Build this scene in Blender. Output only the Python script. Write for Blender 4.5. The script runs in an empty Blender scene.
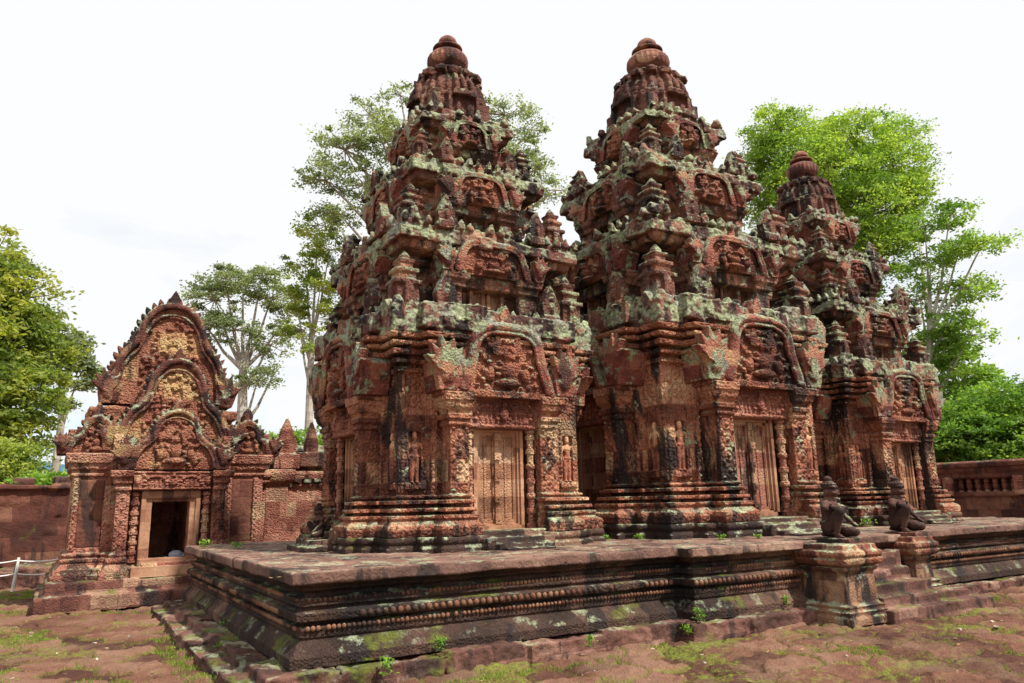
import bpy, math, random
import numpy as np
from mathutils import Matrix, Vector, noise

# ------------------------------------------------------------------ camera, sky, sun
sc = bpy.context.scene
COL = sc.collection
F_PX, YAW, PITCH, ROLL = 749.9, .5432, .2091, -.0224
CAM = Vector((-1.9587, -7.2691, 1.6))
fw = Vector((math.sin(YAW)*math.cos(PITCH), math.cos(YAW)*math.cos(PITCH), math.sin(PITCH)))
r0 = Vector((math.cos(YAW), -math.sin(YAW), 0)); u0 = r0.cross(fw)
cr, sr = math.cos(ROLL), math.sin(ROLL)
rt = cr*r0 + sr*u0; up = -sr*r0 + cr*u0
cd = bpy.data.cameras.new('camera'); co = bpy.data.objects.new('camera', cd); COL.objects.link(co)
co.matrix_world = Matrix(((rt.x, up.x, -fw.x, CAM.x), (rt.y, up.y, -fw.y, CAM.y), (rt.z, up.z, -fw.z, CAM.z), (0, 0, 0, 1)))
cd.sensor_width = 36; cd.lens = F_PX/1024*36; cd.clip_start = .05; cd.clip_end = 3000
sc.camera = co
SUN_EL, SUN_AZ = math.radians(56), math.radians(150)        # azimuth clockwise from +Y
sdir = Vector((math.sin(SUN_AZ)*math.cos(SUN_EL), math.cos(SUN_AZ)*math.cos(SUN_EL), math.sin(SUN_EL)))
ld = bpy.data.lights.new('sun', 'SUN'); ld.energy = 5.0; ld.angle = math.radians(1.5); ld.color = (1, .95, .87)
lo = bpy.data.objects.new('sun', ld); COL.objects.link(lo)
lo.rotation_euler = (-sdir).to_track_quat('-Z', 'Y').to_euler()
w = bpy.data.worlds.new('World'); sc.world = w; w.use_nodes = True
nt = w.node_tree; nt.nodes.clear()
N = nt.nodes.new; L = nt.links.new
out = N('ShaderNodeOutputWorld'); bg = N('ShaderNodeBackground'); bg.inputs[1].default_value = .1
sky = N('ShaderNodeTexSky'); sky.sky_type = 'NISHITA'; sky.sun_disc = False
sky.sun_elevation = SUN_EL; sky.sun_rotation = SUN_AZ; sky.air_density = 1.3; sky.dust_density = .6
tc = N('ShaderNodeTexCoord'); mp = N('ShaderNodeMapping'); mp.inputs['Scale'].default_value = (1, 1, 2.6)
nz = N('ShaderNodeTexNoise'); nz.inputs['Scale'].default_value = 2.1; nz.inputs['Detail'].default_value = 6; nz.inputs['Roughness'].default_value = .55
rp = N('ShaderNodeValToRGB'); rp.color_ramp.elements[0].position = .36; rp.color_ramp.elements[1].position = .50; rp.color_ramp.elements[0].color = (.66, .66, .66, 1)
sp = N('ShaderNodeSeparateXYZ'); mr = N('ShaderNodeMapRange'); mr.inputs[1].default_value = .14; mr.inputs[2].default_value = .34
mxv = N('ShaderNodeMath'); mxv.operation = 'MAXIMUM'
mix = N('ShaderNodeMix'); mix.data_type = 'RGBA'; mix.inputs['B'].default_value = (7.4, 7.5, 7.6, 1)
L(tc.outputs['Generated'], mp.inputs[0]); L(mp.outputs[0], nz.inputs[0]); L(nz.outputs[0], rp.inputs[0])
L(tc.outputs['Generated'], sp.inputs[0]); L(sp.outputs[2], mr.inputs[0])
L(mr.outputs[0], mxv.inputs[0]); L(rp.outputs[0], mxv.inputs[1]); L(mxv.outputs[0], mix.inputs['Factor'])
tn = N('ShaderNodeMix'); tn.data_type = 'RGBA'; tn.blend_type = 'MULTIPLY'; tn.inputs['Factor'].default_value = 1; tn.inputs['B'].default_value = (.85, 1.15, 1.35, 1)
L(sky.outputs[0], tn.inputs['A']); L(tn.outputs['Result'], mix.inputs['A']); L(mix.outputs['Result'], bg.inputs[0]); L(bg.outputs[0], out.inputs[0])
sc.view_settings.view_transform = 'Standard'; sc.view_settings.look = 'None'
sc.view_settings.exposure = .40; sc.view_settings.gamma = 1; sc.view_settings.use_curve_mapping = False
sc.cycles.max_bounces = 5; sc.cycles.diffuse_bounces = 3; sc.cycles.glossy_bounces = 2; sc.cycles.transmission_bounces = 2
sc.cycles.use_denoising = True

def at(px, py, D):
    """point seen at a pixel at horizontal distance D"""
    d = fw + (px-512)/F_PX*rt - (py-341.5)/F_PX*up
    return CAM + d*(D/math.hypot(d.x, d.y))

RND = random.Random(7)
def rr(a, b): return RND.uniform(a, b)

# ------------------------------------------------------------------ materials
class NG:
    def __init__(s, name):
        s.m = bpy.data.materials.new(name); s.m.use_nodes = True; s.t = s.m.node_tree
        s.b = s.t.nodes['Principled BSDF']
        s.b.inputs['Specular IOR Level'].default_value = .2
    def n(s, t, **k):
        o = s.t.nodes.new('ShaderNode'+t)
        for a, v in k.items():
            if a[0] == '_': o.inputs[a[1:].replace('_', ' ')].default_value = v
            else: setattr(o, a, v)
        return o
    def l(s, a, b): s.t.links.new(a, b)
    def noise(s, vec, scale, detail=4, rough=.6, dist=0):
        o = s.n('TexNoise', _Scale=scale, _Detail=detail, _Roughness=rough, _Distortion=dist); s.l(vec, o.inputs[0]); return o.outputs[0]
    def ramp(s, v, stops, interp='LINEAR'):
        o = s.n('ValToRGB'); c = o.color_ramp; c.interpolation = interp
        while len(c.elements) < len(stops): c.elements.new(.5)
        for e, (p, col) in zip(c.elements, stops):
            e.position = p; e.color = (col, col, col, 1) if isinstance(col, (int, float)) else (*col, 1)
        s.l(v, o.inputs[0]); return o.outputs[0]
    def mix(s, f, a, b, mode='MIX'):
        o = s.n('Mix', data_type='RGBA', blend_type=mode)
        for k, v in (('Factor', f), ('A', a), ('B', b)):
            if isinstance(v, (int, float)): o.inputs[k].default_value = v
            elif isinstance(v, tuple): o.inputs[k].default_value = (*v, 1)
            else: s.l(v, o.inputs[k])
        return o.outputs['Result']
    def math(s, op, a, b=0., c=None):
        o = s.n('Math', operation=op)
        for i, v in enumerate((a, b) if c is None else (a, b, c)):
            if isinstance(v, (int, float)): o.inputs[i].default_value = v
            else: s.l(v, o.inputs[i])
        return o.outputs[0]

def stone(name, pal, lichen=.5, side=0., black=.4, carve=.6, cscale=8, joints=True, brick=(.42, .23), lcol=(.34, .39, .24), moss=0., rough_amp=.5, dark=1.):
    """carved or plain stone: per-block colours, dark stains, lichen on what faces up, carved scroll relief as bump"""
    g = NG(name); tcn = g.n('TexCoord'); ob = tcn.outputs['Object']
    ge = g.n('NewGeometry'); pos = ge.outputs['Position']
    s3 = g.n('SeparateXYZ'); g.l(ob, s3.inputs[0])
    cv = g.n('CombineXYZ'); g.l(g.math('ADD', s3.outputs[0], s3.outputs[1]), cv.inputs[0]); g.l(s3.outputs[2], cv.inputs[1])
    jn = g.n('TexNoise', _Scale=3.0, _Detail=2); g.l(ob, jn.inputs[0])
    off = g.n('VectorMath', operation='MULTIPLY_ADD'); g.l(jn.outputs[1], off.inputs[0]); off.inputs[1].default_value = (.03, .03, 0); g.l(cv.outputs[0], off.inputs[2])
    bk = g.n('TexBrick', _Color1=(0, 0, 0, 1), _Color2=(1, 1, 1, 1), _Mortar=(.5, .5, .5, 1), _Scale=1., _Mortar_Size=.006, _Mortar_Smooth=.3, _Bias=0., _Brick_Width=brick[0], _Row_Height=brick[1])
    g.l(off.outputs[0], bk.inputs[0])
    n1 = g.noise(pos, 1.3, 5, .6)
    n2 = g.noise(pos, 9, 5, .65)
    v = g.math('ADD', g.math('MULTIPLY', bk.outputs[0], .42), g.math('MULTIPLY', n1, .95)); v = g.math('SUBTRACT', v, .12)
    v = g.math('ADD', v, g.math('MULTIPLY', g.math('SUBTRACT', n2, .5), .30))
    base = g.ramp(v, [(.22+.6*i/(len(pal)-1), tuple(c*dark for c in p)) for i, p in enumerate(pal)])
    # streaks of black growth
    mp = g.n('Mapping'); mp.inputs['Scale'].default_value = (2.2, 2.2, .6); g.l(pos, mp.inputs[0])
    st = g.noise(mp.outputs[0], 1.1, 6, .62, .3)
    sb = g.ramp(st, [(.605-.15*black, 0.), (.665-.15*black, 1.)])
    if joints:
        bb = g.math('MULTIPLY', g.ramp(bk.outputs[0], [(.74, 0.), (.78, 1.)]), g.ramp(g.noise(pos, 2.3, 5, .7), [(.46, 0.), (.54, 1.)]))
        sb = g.math('MAXIMUM', sb, g.math('MULTIPLY', bb, black))
    base = g.mix(g.math('MULTIPLY', sb, min(.93, .5+black*.65)), base, (.020, .017, .017))
    # lichen
    sn = g.n('SeparateXYZ'); g.l(ge.outputs['Normal'], sn.inputs[0])
    ln = g.noise(pos, 3.4, 8, .70)
    lf = g.math('ADD', ln, g.math('MULTIPLY', sn.outputs[2], .13))
    lm = g.ramp(lf, [(.66-.12*lichen-side*.16, 0.), (.72-.12*lichen-side*.16, 1.)])
    lc = g.ramp(g.noise(pos, 14, 3, .6), [(.3, tuple(c*.28 for c in lcol)), (.48, lcol), (.72, tuple(min(1, c*1.7+.02) for c in lcol))])
    lc = g.mix(g.ramp(g.noise(pos, 1.9, 4, .6), [(.45, 0.), (.62, .75)]), lc, g.ramp(g.noise(pos, 20, 3, .6), [(.3, (.05, .05, .045)), (.5, (.22, .21, .18)), (.7, (.42, .41, .36))]))
    base = g.mix(g.math('MULTIPLY', lm, min(1., lichen+.25)), base, lc)
    if moss:
        mm = g.ramp(g.math('ADD', g.noise(pos, 2.2, 5, .6), g.math('MULTIPLY', sn.outputs[2], .10)), [(.63-.12*moss, 0.), (.72-.12*moss, 1.)])
        base = g.mix(g.math('MULTIPLY', g.math('MULTIPLY', mm, g.ramp(n2, [(.35, .25), (.6, 1.)])), .8), base, (.115, .135, .018))
    spk = g.noise(pos, 45, 3, .7)
    base = g.mix(.45, base, g.ramp(spk, [(.25, .45), (.75, 1.5)]), 'MULTIPLY')
    g.l(base, g.b.inputs['Base Color'])
    g.l(g.ramp(n2, [(.3, .72), (.7, .95)]), g.b.inputs['Roughness'])
    # relief
    h = g.math('MULTIPLY', g.noise(ob, 22, 6, .7), .008*rough_amp)
    h = g.math('ADD', h, g.math('MULTIPLY', g.noise(ob, 5, 4, .6), .022*rough_amp))
    if carve:
        wn = g.n('TexNoise', _Scale=6., _Detail=1.); g.l(ob, wn.inputs[0])
        wa = g.n('VectorMath', operation='MULTIPLY_ADD'); g.l(wn.outputs[1], wa.inputs[0]); wa.inputs[1].default_value = (.05, .05, .05); g.l(ob, wa.inputs[2])
        vo = g.n('TexVoronoi', _Scale=cscale, _Randomness=.55); g.l(wa.outputs[0], vo.inputs[0])
        vo2 = g.n('TexVoronoi', _Scale=cscale*2.6, _Randomness=.8); g.l(wa.outputs[0], vo2.inputs[0])
        ring = g.n('Clamp', _Min=-1., _Max=1.); g.l(g.math('MULTIPLY', g.math('SINE', g.math('MULTIPLY', vo.outputs[0], 19.)), 2.4), ring.inputs[0]); ring = ring.outputs[0]
        h = g.math('ADD', h, g.math('MULTIPLY', ring, .0095*carve))
        h = g.math('ADD', h, g.math('MULTIPLY', g.math('SUBTRACT', .5, vo2.outputs[0]), .022*carve))
    if joints:
        h = g.math('ADD', h, g.math('MULTIPLY', bk.outputs[1], -.02))
    bp = g.n('Bump', _Strength=1., _Distance=1.25); g.l(h, bp.inputs['Height']); g.l(bp.outputs[0], g.b.inputs['Normal'])
    return g.m

RED = [(.042, .019, .015), (.12, .042, .028), (.29, .105, .062), (.43, .185, .110), (.58, .37, .21)]
MAROON = [(.03, .016, .014), (.065, .028, .023), (.125, .048, .036), (.21, .090, .064), (.34, .20, .13)]
DARK = [(.014, .010, .008), (.030, .018, .014), (.058, .032, .024), (.11, .058, .040), (.20, .12, .080)]
ORANGE = [(.10, .048, .030), (.23, .105, .060), (.38, .185, .105), (.47, .26, .155), (.55, .35, .23)]
PINK = [(.10, .036, .027), (.22, .078, .052), (.36, .145, .098), (.45, .215, .145), (.54, .35, .20)]
LCH = (.23, .255, .145)
M = dict(
    wall=stone('red_carved_sandstone', RED, .45, .06, .62, 1.2, 8, brick=(.42, .30)),
    base=stone('red_moulded_sandstone', RED, .55, .12, .5, .35, 12, brick=(.5, .5), moss=.0, dark=.9),
    cornice=stone('lichened_sandstone', MAROON, .9, .50, .72, .3, 7, brick=(.42, .7), lcol=LCH),
    tier=stone('weathered_red_sandstone', [(.035, .020, .017), (.075, .035, .027), (.15, .060, .042), (.27, .110, .072), (.42, .24, .15)], .7, .30, .6, .7, 8, lcol=LCH),
    crown=stone('dark_maroon_sandstone', MAROON, .45, .05, .62, .4, 9, dark=.8, lcol=LCH),
    lotus=stone('smooth_red_sandstone', MAROON, .1, 0, .35, .15, 9, joints=False, dark=1.35),
    pediment=stone('pediment_sandstone', RED, .4, .10, .5, 1.1, 10, joints=True, brick=(.6, .55)),
    frame=stone('lichened_pediment_frame', [(.07, .024, .018), (.15, .045, .033), (.25, .08, .055), (.33, .13, .085), (.40, .22, .12)], .8, .42, .45, .5, 11, joints=False, lcol=LCH),
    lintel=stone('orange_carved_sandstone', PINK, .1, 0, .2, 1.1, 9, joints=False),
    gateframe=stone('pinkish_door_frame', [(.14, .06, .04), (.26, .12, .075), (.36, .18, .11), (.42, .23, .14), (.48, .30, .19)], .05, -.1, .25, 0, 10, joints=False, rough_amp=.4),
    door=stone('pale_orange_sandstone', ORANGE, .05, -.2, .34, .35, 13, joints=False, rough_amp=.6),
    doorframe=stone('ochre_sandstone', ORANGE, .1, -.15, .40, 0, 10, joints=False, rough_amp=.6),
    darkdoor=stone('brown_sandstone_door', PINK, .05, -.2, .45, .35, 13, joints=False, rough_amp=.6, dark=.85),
    plinth=stone('dark_laterite_plinth', DARK, .45, .08, .3, .25, 12, brick=(.4, .9), moss=.08, dark=1.25),
    platform=stone('stained_laterite', DARK, .2, 0, .45, .4, 12, brick=(.95, 2.), moss=0.02, dark=1.2),
    beads=stone('brown_bead_stone', [(.05, .022, .016), (.10, .042, .028), (.17, .075, .045), (.22, .11, .065), (.26, .14, .08)], .15, 0, .5, 0, 12, joints=False),
    slabtop=stone('platform_slabs', [(.065, .036, .029), (.11, .060, .047), (.165, .090, .068), (.235, .135, .10), (.35, .23, .165)], .2, -.1, .4, .10, 9, brick=(.7, .5)),
    course=stone('laterite_course', [(.03, .018, .014), (.07, .034, .026), (.12, .055, .042), (.19, .09, .066), (.28, .16, .12)], .2, 0, .4, .0, 11, joints=False, moss=.2, dark=1., rough_amp=1.8),
    gopura=stone('pink_carved_sandstone', PINK, .35, 0, .42, .9, 10, brick=(.5, .34)),
    gopuraped=stone('gable_sandstone', [(.13, .042, .03), (.24, .085, .055), (.34, .14, .085), (.44, .24, .12), (.52, .37, .17)], .3, .0, .30, 1.1, 9, brick=(.55, .5)),
    gopuraframe=stone('dark_gable_frame', [(.035, .016, .013), (.08, .03, .023), (.15, .055, .040), (.23, .10, .065), (.36, .24, .11)], .6, .14, .55, .5, 11, joints=False),
    gopurabase=stone('gate_base_stone', MAROON, .2, 0, .4, .2, 10, brick=(.42, .3), moss=.08, dark=1.1),
    laterite=stone('laterite_blocks', [(.045, .018, .014), (.08, .028, .021), (.12, .043, .03), (.165, .065, .043), (.22, .10, .06)], .12, -.1, .35, 0, 9, brick=(.62, .36), moss=.03, rough_amp=1.5),
    pedestal=stone('cream_worn_sandstone', [(.035, .018, .014), (.09, .042, .030), (.20, .105, .065), (.34, .20, .12), (.46, .31, .19)], .5, .15, .65, .15, 9, brick=(.6, .5), moss=.1),
    statue=stone('dark_statue_stone', [(.016, .010, .009), (.034, .018, .015), (.062, .031, .025), (.11, .055, .043), (.19, .11, .08)], .2, -.05, .2, 0, 9, joints=False, rough_amp=.9),
    figure=stone('figure_sandstone', RED, .3, 0, .45, .2, 14, joints=False, rough_amp=1.0, dark=1.15),
)

def simple(name, col, rough=.8, var=.15, scale=6):
    g = NG(name); ge = g.n('NewGeometry')
    n = g.noise(ge.outputs['Position'], scale, 4)
    c = g.ramp(n, [(.3, tuple(x*(1-var) for x in col)), (.7, tuple(min(1, x*(1+var)) for x in col))])
    g.l(c, g.b.inputs['Base Color']); g.b.inputs['Roughness'].default_value = rough; return g.m

def leafmat(name, a, b, c, scale=.35, trans=.35):
    g = NG(name); ge = g.n('NewGeometry')
    at_ = g.n('Attribute', attribute_name='tint')
    v = g.math('ADD', g.math('MULTIPLY', g.noise(ge.outputs['Position'], scale, 3), .8), g.math('MULTIPLY', at_.outputs['Fac'], .45))
    col = g.ramp(v, [(.35, a), (.62, b), (.88, c)])
    g.l(col, g.b.inputs['Base Color']); g.b.inputs['Roughness'].default_value = .55
    tr = g.n('BsdfTranslucent'); g.l(g.mix(1., col, (1.3, 1.35, .6), 'MULTIPLY'), tr.inputs[0])
    mx = g.n('MixShader', _Fac=trans); g.l(g.b.outputs[0], mx.inputs[1]); g.l(tr.outputs[0], mx.inputs[2])
    g.l(mx.outputs[0], g.t.nodes['Material Output'].inputs[0]); return g.m

# ------------------------------------------------------------------ mesh building
def _ico():
    import bmesh
    b = bmesh.new(); bmesh.ops.create_icosphere(b, subdivisions=2, radius=1)
    v = np.array([x.co[:] for x in b.verts]); f = [[q.index for q in x.verts] for x in b.faces]; b.free(); return v, f
ICO = _ico()
I4 = Matrix.Identity(4)
class MB:
    def __init__(s): s.v = []; s.f = []; s.M = I4
    def add(s, vs, fs):
        o = len(s.v); A = s.M
        s.v += [tuple(A @ Vector(p)) for p in vs]
        s.f += [[i+o for i in f] for f in fs]
    def box(s, x0, x1, y0, y1, z0, z1, j=0.):
        p = [(x, y, z) for z in (z0, z1) for x, y in ((x0, y0), (x1, y0), (x1, y1), (x0, y1))]
        if j: p = [(a+rr(-j, j), b+rr(-j, j), c+rr(-j, j)) for a, b, c in p]
        s.add(p, [[3, 2, 1, 0], [4, 5, 6, 7], [0, 1, 5, 4], [1, 2, 6, 5], [2, 3, 7, 6], [3, 0, 4, 7]])
    def cbox(s, x, y, z, hx, hy, hz, j=0., rz=0.):
        if rz:
            M0 = s.M; s.M = M0 @ Matrix.Translation((x, y, z)) @ Matrix.Rotation(rz, 4, 'Z'); s.box(-hx, hx, -hy, hy, -hz, hz, j); s.M = M0
        else: s.box(x-hx, x+hx, y-hy, y+hy, z-hz, z+hz, j)
    def prof(s, x0, x1, y0, y1, pr, gl=1., gr=1., gf=1., gb=1.):
        """rectangle swept up a moulding profile [(z, outset)]"""
        vs = []; n = len(pr)
        for z, o in pr: vs += [(x0-o*gl, y0-o*gf, z), (x1+o*gr, y0-o*gf, z), (x1+o*gr, y1+o*gb, z), (x0-o*gl, y1+o*gb, z)]
        fs = [[3, 2, 1, 0], [4*n-4, 4*n-3, 4*n-2, 4*n-1]]
        for i in range(n-1):
            for k in range(4):
                a = 4*i+k; b = 4*i+(k+1) % 4; fs.append([a, b, b+4, a+4])
        s.add(vs, fs)
    def lathe(s, x, y, pr, n=14):
        vs = []; fs = []
        for z, r in pr:
            for k in range(n): t = 2*math.pi*k/n; vs.append((x+r*math.cos(t), y+r*math.sin(t), z))
        m = len(pr); fs.append(list(range(n))[::-1]); fs.append([n*(m-1)+k for k in range(n)])
        for i in range(m-1):
            for k in range(n): a = i*n+k; b = i*n+(k+1) % n; fs.append([a, b, b+n, a+n])
        s.add(vs, fs)
    def ball(s, x, y, z, rx, ry=None, rz=None):
        ry = rx if ry is None else ry; rz = rx if rz is None else rz
        s.add([(x+a*rx, y+b*ry, z+c*rz) for a, b, c in ICO[0]], ICO[1])
    def plate(s, pts, y0, y1):
        """polygon in x,z extruded along y; drawn counter-clockwise seen from -y"""
        n = len(pts)
        s.add([(x, y0, z) for x, z in pts]+[(x, y1, z) for x, z in pts],
              [list(range(n)), list(range(n, 2*n))[::-1]]+[[i, n+i, n+(i+1) % n, (i+1) % n] for i in range(n)])
    def rod(s, a, b, ra, rb=None, n=8):
        rb = ra if rb is None else rb
        a = Vector(a); b = Vector(b); d = (b-a)
        if d.length < 1e-6: return
        q = d.to_track_quat('Z', 'Y').to_matrix(); vs = []
        for c, r in ((a, ra), (b, rb)):
            for k in range(n):
                t = 2*math.pi*k/n; vs.append(c+q @ Vector((r*math.cos(t), r*math.sin(t), 0)))
        s.add(vs, [list(range(n))[::-1], list(range(n, 2*n))]+[[i, (i+1) % n, n+(i+1) % n, n+i] for i in range(n)])
    def leaf(s, x, z, ang, ln, wd, y0, y1):
        """a pointed stone leaf standing in the x,z plane"""
        c, t = math.cos(ang), math.sin(ang); P = []
        for u, v in ((-.1, -.8), (.35, -1), (.75, -.45), (1., 0), (.75, .45), (.35, 1), (-.1, .8)):
            P.append((x+u*ln*c-v*wd*t, z+u*ln*t+v*wd*c))
        s.plate(P, y0, y1)
    def mesh(s, name):
        me = bpy.data.meshes.new(name); me.from_pydata(s.v, [], s.f); me.update(); return me

def link(name, me, mat, parent=None, loc=None, rot=0.):
    o = bpy.data.objects.new(name, me); COL.objects.link(o)
    if mat is not None:
        if len(me.materials) == 0: me.materials.append(mat)
        elif me.materials[0] != mat: o.material_slots[0].link = 'OBJECT'; o.material_slots[0].material = mat
    if parent: o.parent = parent
    if loc: o.location = loc
    if rot: o.rotation_euler = (0, 0, rot)
    return o
TEX = {}
def tex(kind, size):
    k = (kind, size)
    if k not in TEX:
        t = bpy.data.textures.new('relief', kind); t.noise_scale = size
        if kind == 'CLOUDS': t.noise_depth = 3
        TEX[k] = t
    return TEX[k]
def bake(mb, name, vox, disp=()):
    """fuse the boxes into one worn solid (voxel remesh) and roughen it"""
    me = mb.mesh(name); o = bpy.data.objects.new('tmp', me); COL.objects.link(o)
    m = o.modifiers.new('r', 'REMESH'); m.mode = 'VOXEL'; m.voxel_size = vox; m.use_smooth_shade = True
    for kind, size, st, mid in disp:
        d = o.modifiers.new('d', 'DISPLACE'); d.texture = tex(kind, size); d.strength = st; d.mid_level = mid; d.texture_coords = 'LOCAL'
    dg = bpy.context.evaluated_depsgraph_get()
    r = bpy.data.meshes.new_from_object(o.evaluated_get(dg)); r.name = name
    bpy.data.objects.remove(o); bpy.data.meshes.remove(me); return r
W1 = (('CLOUDS', .35, .03, .5), ('CLOUDS', .07, .010, .5))             # weathered
W2 = (('CLOUDS', .30, .016, .5), ('CLOUDS', .06, .006, .5))           # carved walls
W3 = (('CLOUDS', .40, .075, .5), ('CLOUDS', .10, .035, .5))           # ruinous
W0 = (('CLOUDS', .15, .012, .5),)
def thing(name, label, cat, loc=(0, 0, 0), rot=0., group=None):
    o = bpy.data.objects.new(name, None); COL.objects.link(o); o.location = loc; o.rotation_euler = (0, 0, rot)
    o['label'] = label; o['category'] = cat
    if group: o['group'] = group
    return o
def tag(o, label, cat, group=None, kind=None):
    if label: o['label'] = label
    if cat: o['category'] = cat
    if group: o['group'] = group
    if kind: o['kind'] = kind
    return o
def copy_tree(o, parent=None):
    c = o.copy(); COL.objects.link(c); c.parent = parent
    for ch in list(KIDS.get(o, [])): copy_tree(ch, c)
    return c
KIDS = {}

def catmull(pts, k=4):
    P = [pts[0]]+list(pts)+[pts[-1]]; out = []
    for i in range(1, len(P)-2):
        for j in range(k):
            t = j/k; a, b, c, d = P[i-1], P[i], P[i+1], P[i+2]
            out.append(tuple(.5*((2*b[q])+(-a[q]+c[q])*t+(2*a[q]-5*b[q]+4*c[q]-d[q])*t*t+(-a[q]+3*b[q]-3*c[q]+d[q])*t**3) for q in (0, 1)))
    out.append(pts[-1]); return out

def pediment(m, fm, w, h, t, arch, y=0., band=.05, leaf=.12, naga=.5, figs=1., scene=True):
    """fronton facing -y: backing, recessed tympanum, lobed arch bands, flame leaves and naga fans; w half width, base z=0"""
    R = catmull([(u*w, v*h) for u, v in arch]); C = [(-x, z) for x, z in R[::-1]][:-1]+R
    # backing, slightly outside of the arch
    m.plate([(R[-1][0], 0)]+[(x*1.04, z+leaf*.35) for x, z in R[::-1]]+[(-x*1.04, z+leaf*.35) for x, z in R[1:]]+[(-R[-1][0], 0)], y, y+t)
    for (a, b) in zip(C[:-1], C[1:]):
        fm.rod((a[0], y-.03, a[1]), (b[0], y-.03, b[1]), band*1.25, None, 8)
        fm.rod((a[0]*.90, y-.05, a[1]*.90-.0), (b[0]*.90, y-.05, b[1]*.90), band*.55, None, 6)
        fm.ball(b[0], y-.03, b[1], band*1.25)
    # flames along the outside
    acc = 0; step = leaf*.62
    for (a, b) in zip(C[:-1], C[1:]):
        d = math.hypot(b[0]-a[0], b[1]-a[1]); acc += d
        if acc >= step:
            acc = 0; nx, nz_ = -(b[1]-a[1])/d, (b[0]-a[0])/d
            if nz_ < -.2: continue
            ang = math.atan2(nz_+.6, nx); s_ = rr(.8, 1.2)
            fm.leaf(b[0]+nx*leaf*.3, b[1]+nz_*leaf*.3, ang, leaf*s_, leaf*.36, y+.01, y+t*.5)
    top = R[0][1]; fm.leaf(0, top+leaf*.4, math.pi/2, leaf*2.1, leaf*.75, y-.02, y+t*.6)
    # naga fans
    for sx in (-1, 1):
        ex = sx*(w-.0); hh = naga*h
        fm.plate([(ex-.2*hh, 0), (ex+.2*hh, 0), (ex+.42*hh, hh*.62), (ex+.1*hh, hh*1.0), (ex-.28*hh, hh*.66)], y-.07, y+t)
        for k in range(5):
            a = math.radians(90-sx*(k-1.4)*24)
            fm.leaf(ex+.0*sx, hh*.42, a, hh*(.72-.07*abs(k-2)), hh*.13, y-.12, y+.02)
        fm.ball(ex, y-.07, hh*.32, hh*.17, .05, hh*.2)
    # tympanum: a seated figure among foliage
    if scene:
        iw = w*.62
        m.ball(0, y-.03, h*.30, iw*.20, .07, h*.13); m.ball(0, y-.06, h*.47, iw*.11, .07, h*.06); m.ball(0, y-.03, h*.13, iw*.38, .08, h*.06)
        for sx in (-1, 1):
            m.ball(sx*iw*.5, y-.03, h*.24, iw*.13, .06, h*.10); m.ball(sx*iw*.5, y-.04, h*.37, iw*.08, .05, h*.045)
            m.leaf(sx*iw*.28, h*.5, math.pi/2, h*.2, iw*.14, y-.05, y+.02)
        n = int(34*figs)
        for k in range(n):
            x = rr(-.82, .82)*w*.62; z = rr(.05, .78)*h
            if abs(x) > w*(.62-.35*z/h): continue
            m.ball(x, y-.01, z, rr(.025, .055)*max(1, w), .05, rr(.025, .055)*max(1, w))

A_TOWER = [(0, .85), (.25, .84), (.44, .78), (.55, .66), (.59, .48), (.64, .32), (.71, .17), (.76, .02)]
A_LOW = [(0, .88), (.25, .87), (.45, .83), (.58, .74), (.66, .58), (.70, .40), (.74, .22), (.78, .02)]
A_GOP = [(0, .90), (.14, .87), (.27, .78), (.36, .66), (.38, .53), (.46, .43), (.60, .39), (.72, .31), (.80, .18), (.84, .03)]
A_HIGH = [(0, .93), (.18, .90), (.34, .80), (.43, .66), (.47, .54), (.56, .46), (.68, .40), (.78, .30), (.86, .16), (.88, .02)]
A_BIG = [(0, .93), (.20, .91), (.38, .84), (.50, .73), (.57, .61), (.66, .53), (.78, .46), (.88, .34), (.93, .16), (.93, .02)]

# ------------------------------------------------------------------ shared carved pieces of a tower
def scroll(m, x, y, z, r, d=.028):
    """a carved foliage medallion: ring, heart and corner leaves"""
    P = [(x+r*.74*math.cos(k*math.pi/4), y, z+r*.74*math.sin(k*math.pi/4)) for k in range(9)]
    for a, b in zip(P[:-1], P[1:]): m.rod(a, b, max(.011, r*.17), None, 5)
    m.ball(x, y, z, r*.34, d*1.2, r*.34)
    for sx, sz in ((-1, -1), (1, -1), (-1, 1), (1, 1)): m.ball(x+sx*r*.92, y, z+sz*r*.92, r*.22, d*.9, r*.22)
def strip(m, x, y, z0, z1, r, d=.028):
    d *= 1.35
    n = max(1, int((z1-z0)/(2*r))); st = (z1-z0)/n
    for i in range(n): scroll(m, x, y, z0+(i+.5)*st, r*.96, d)
def ring(m, h, z0, z1, bl=.38, out=.035, miss=.0, th=.32):
    """a course of separate worn blocks round a square of half size h"""
    for k in range(4):
        M0 = m.M; m.M = M0 @ Matrix.Rotation(k*math.pi/2, 4, 'Z'); x = -h
        while x < h-.05:
            l_ = min(rr(bl*.7, bl*1.3), h-x)
            if h-x-l_ < bl*.4: l_ = h-x
            o = rr(-out, out)
            if RND.random() > miss: m.box(x+.006, x+l_-.006, -h-o, -h+th, z0, z1+rr(-out, out)*.8, .008)
            x += l_
        m.M = M0

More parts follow.
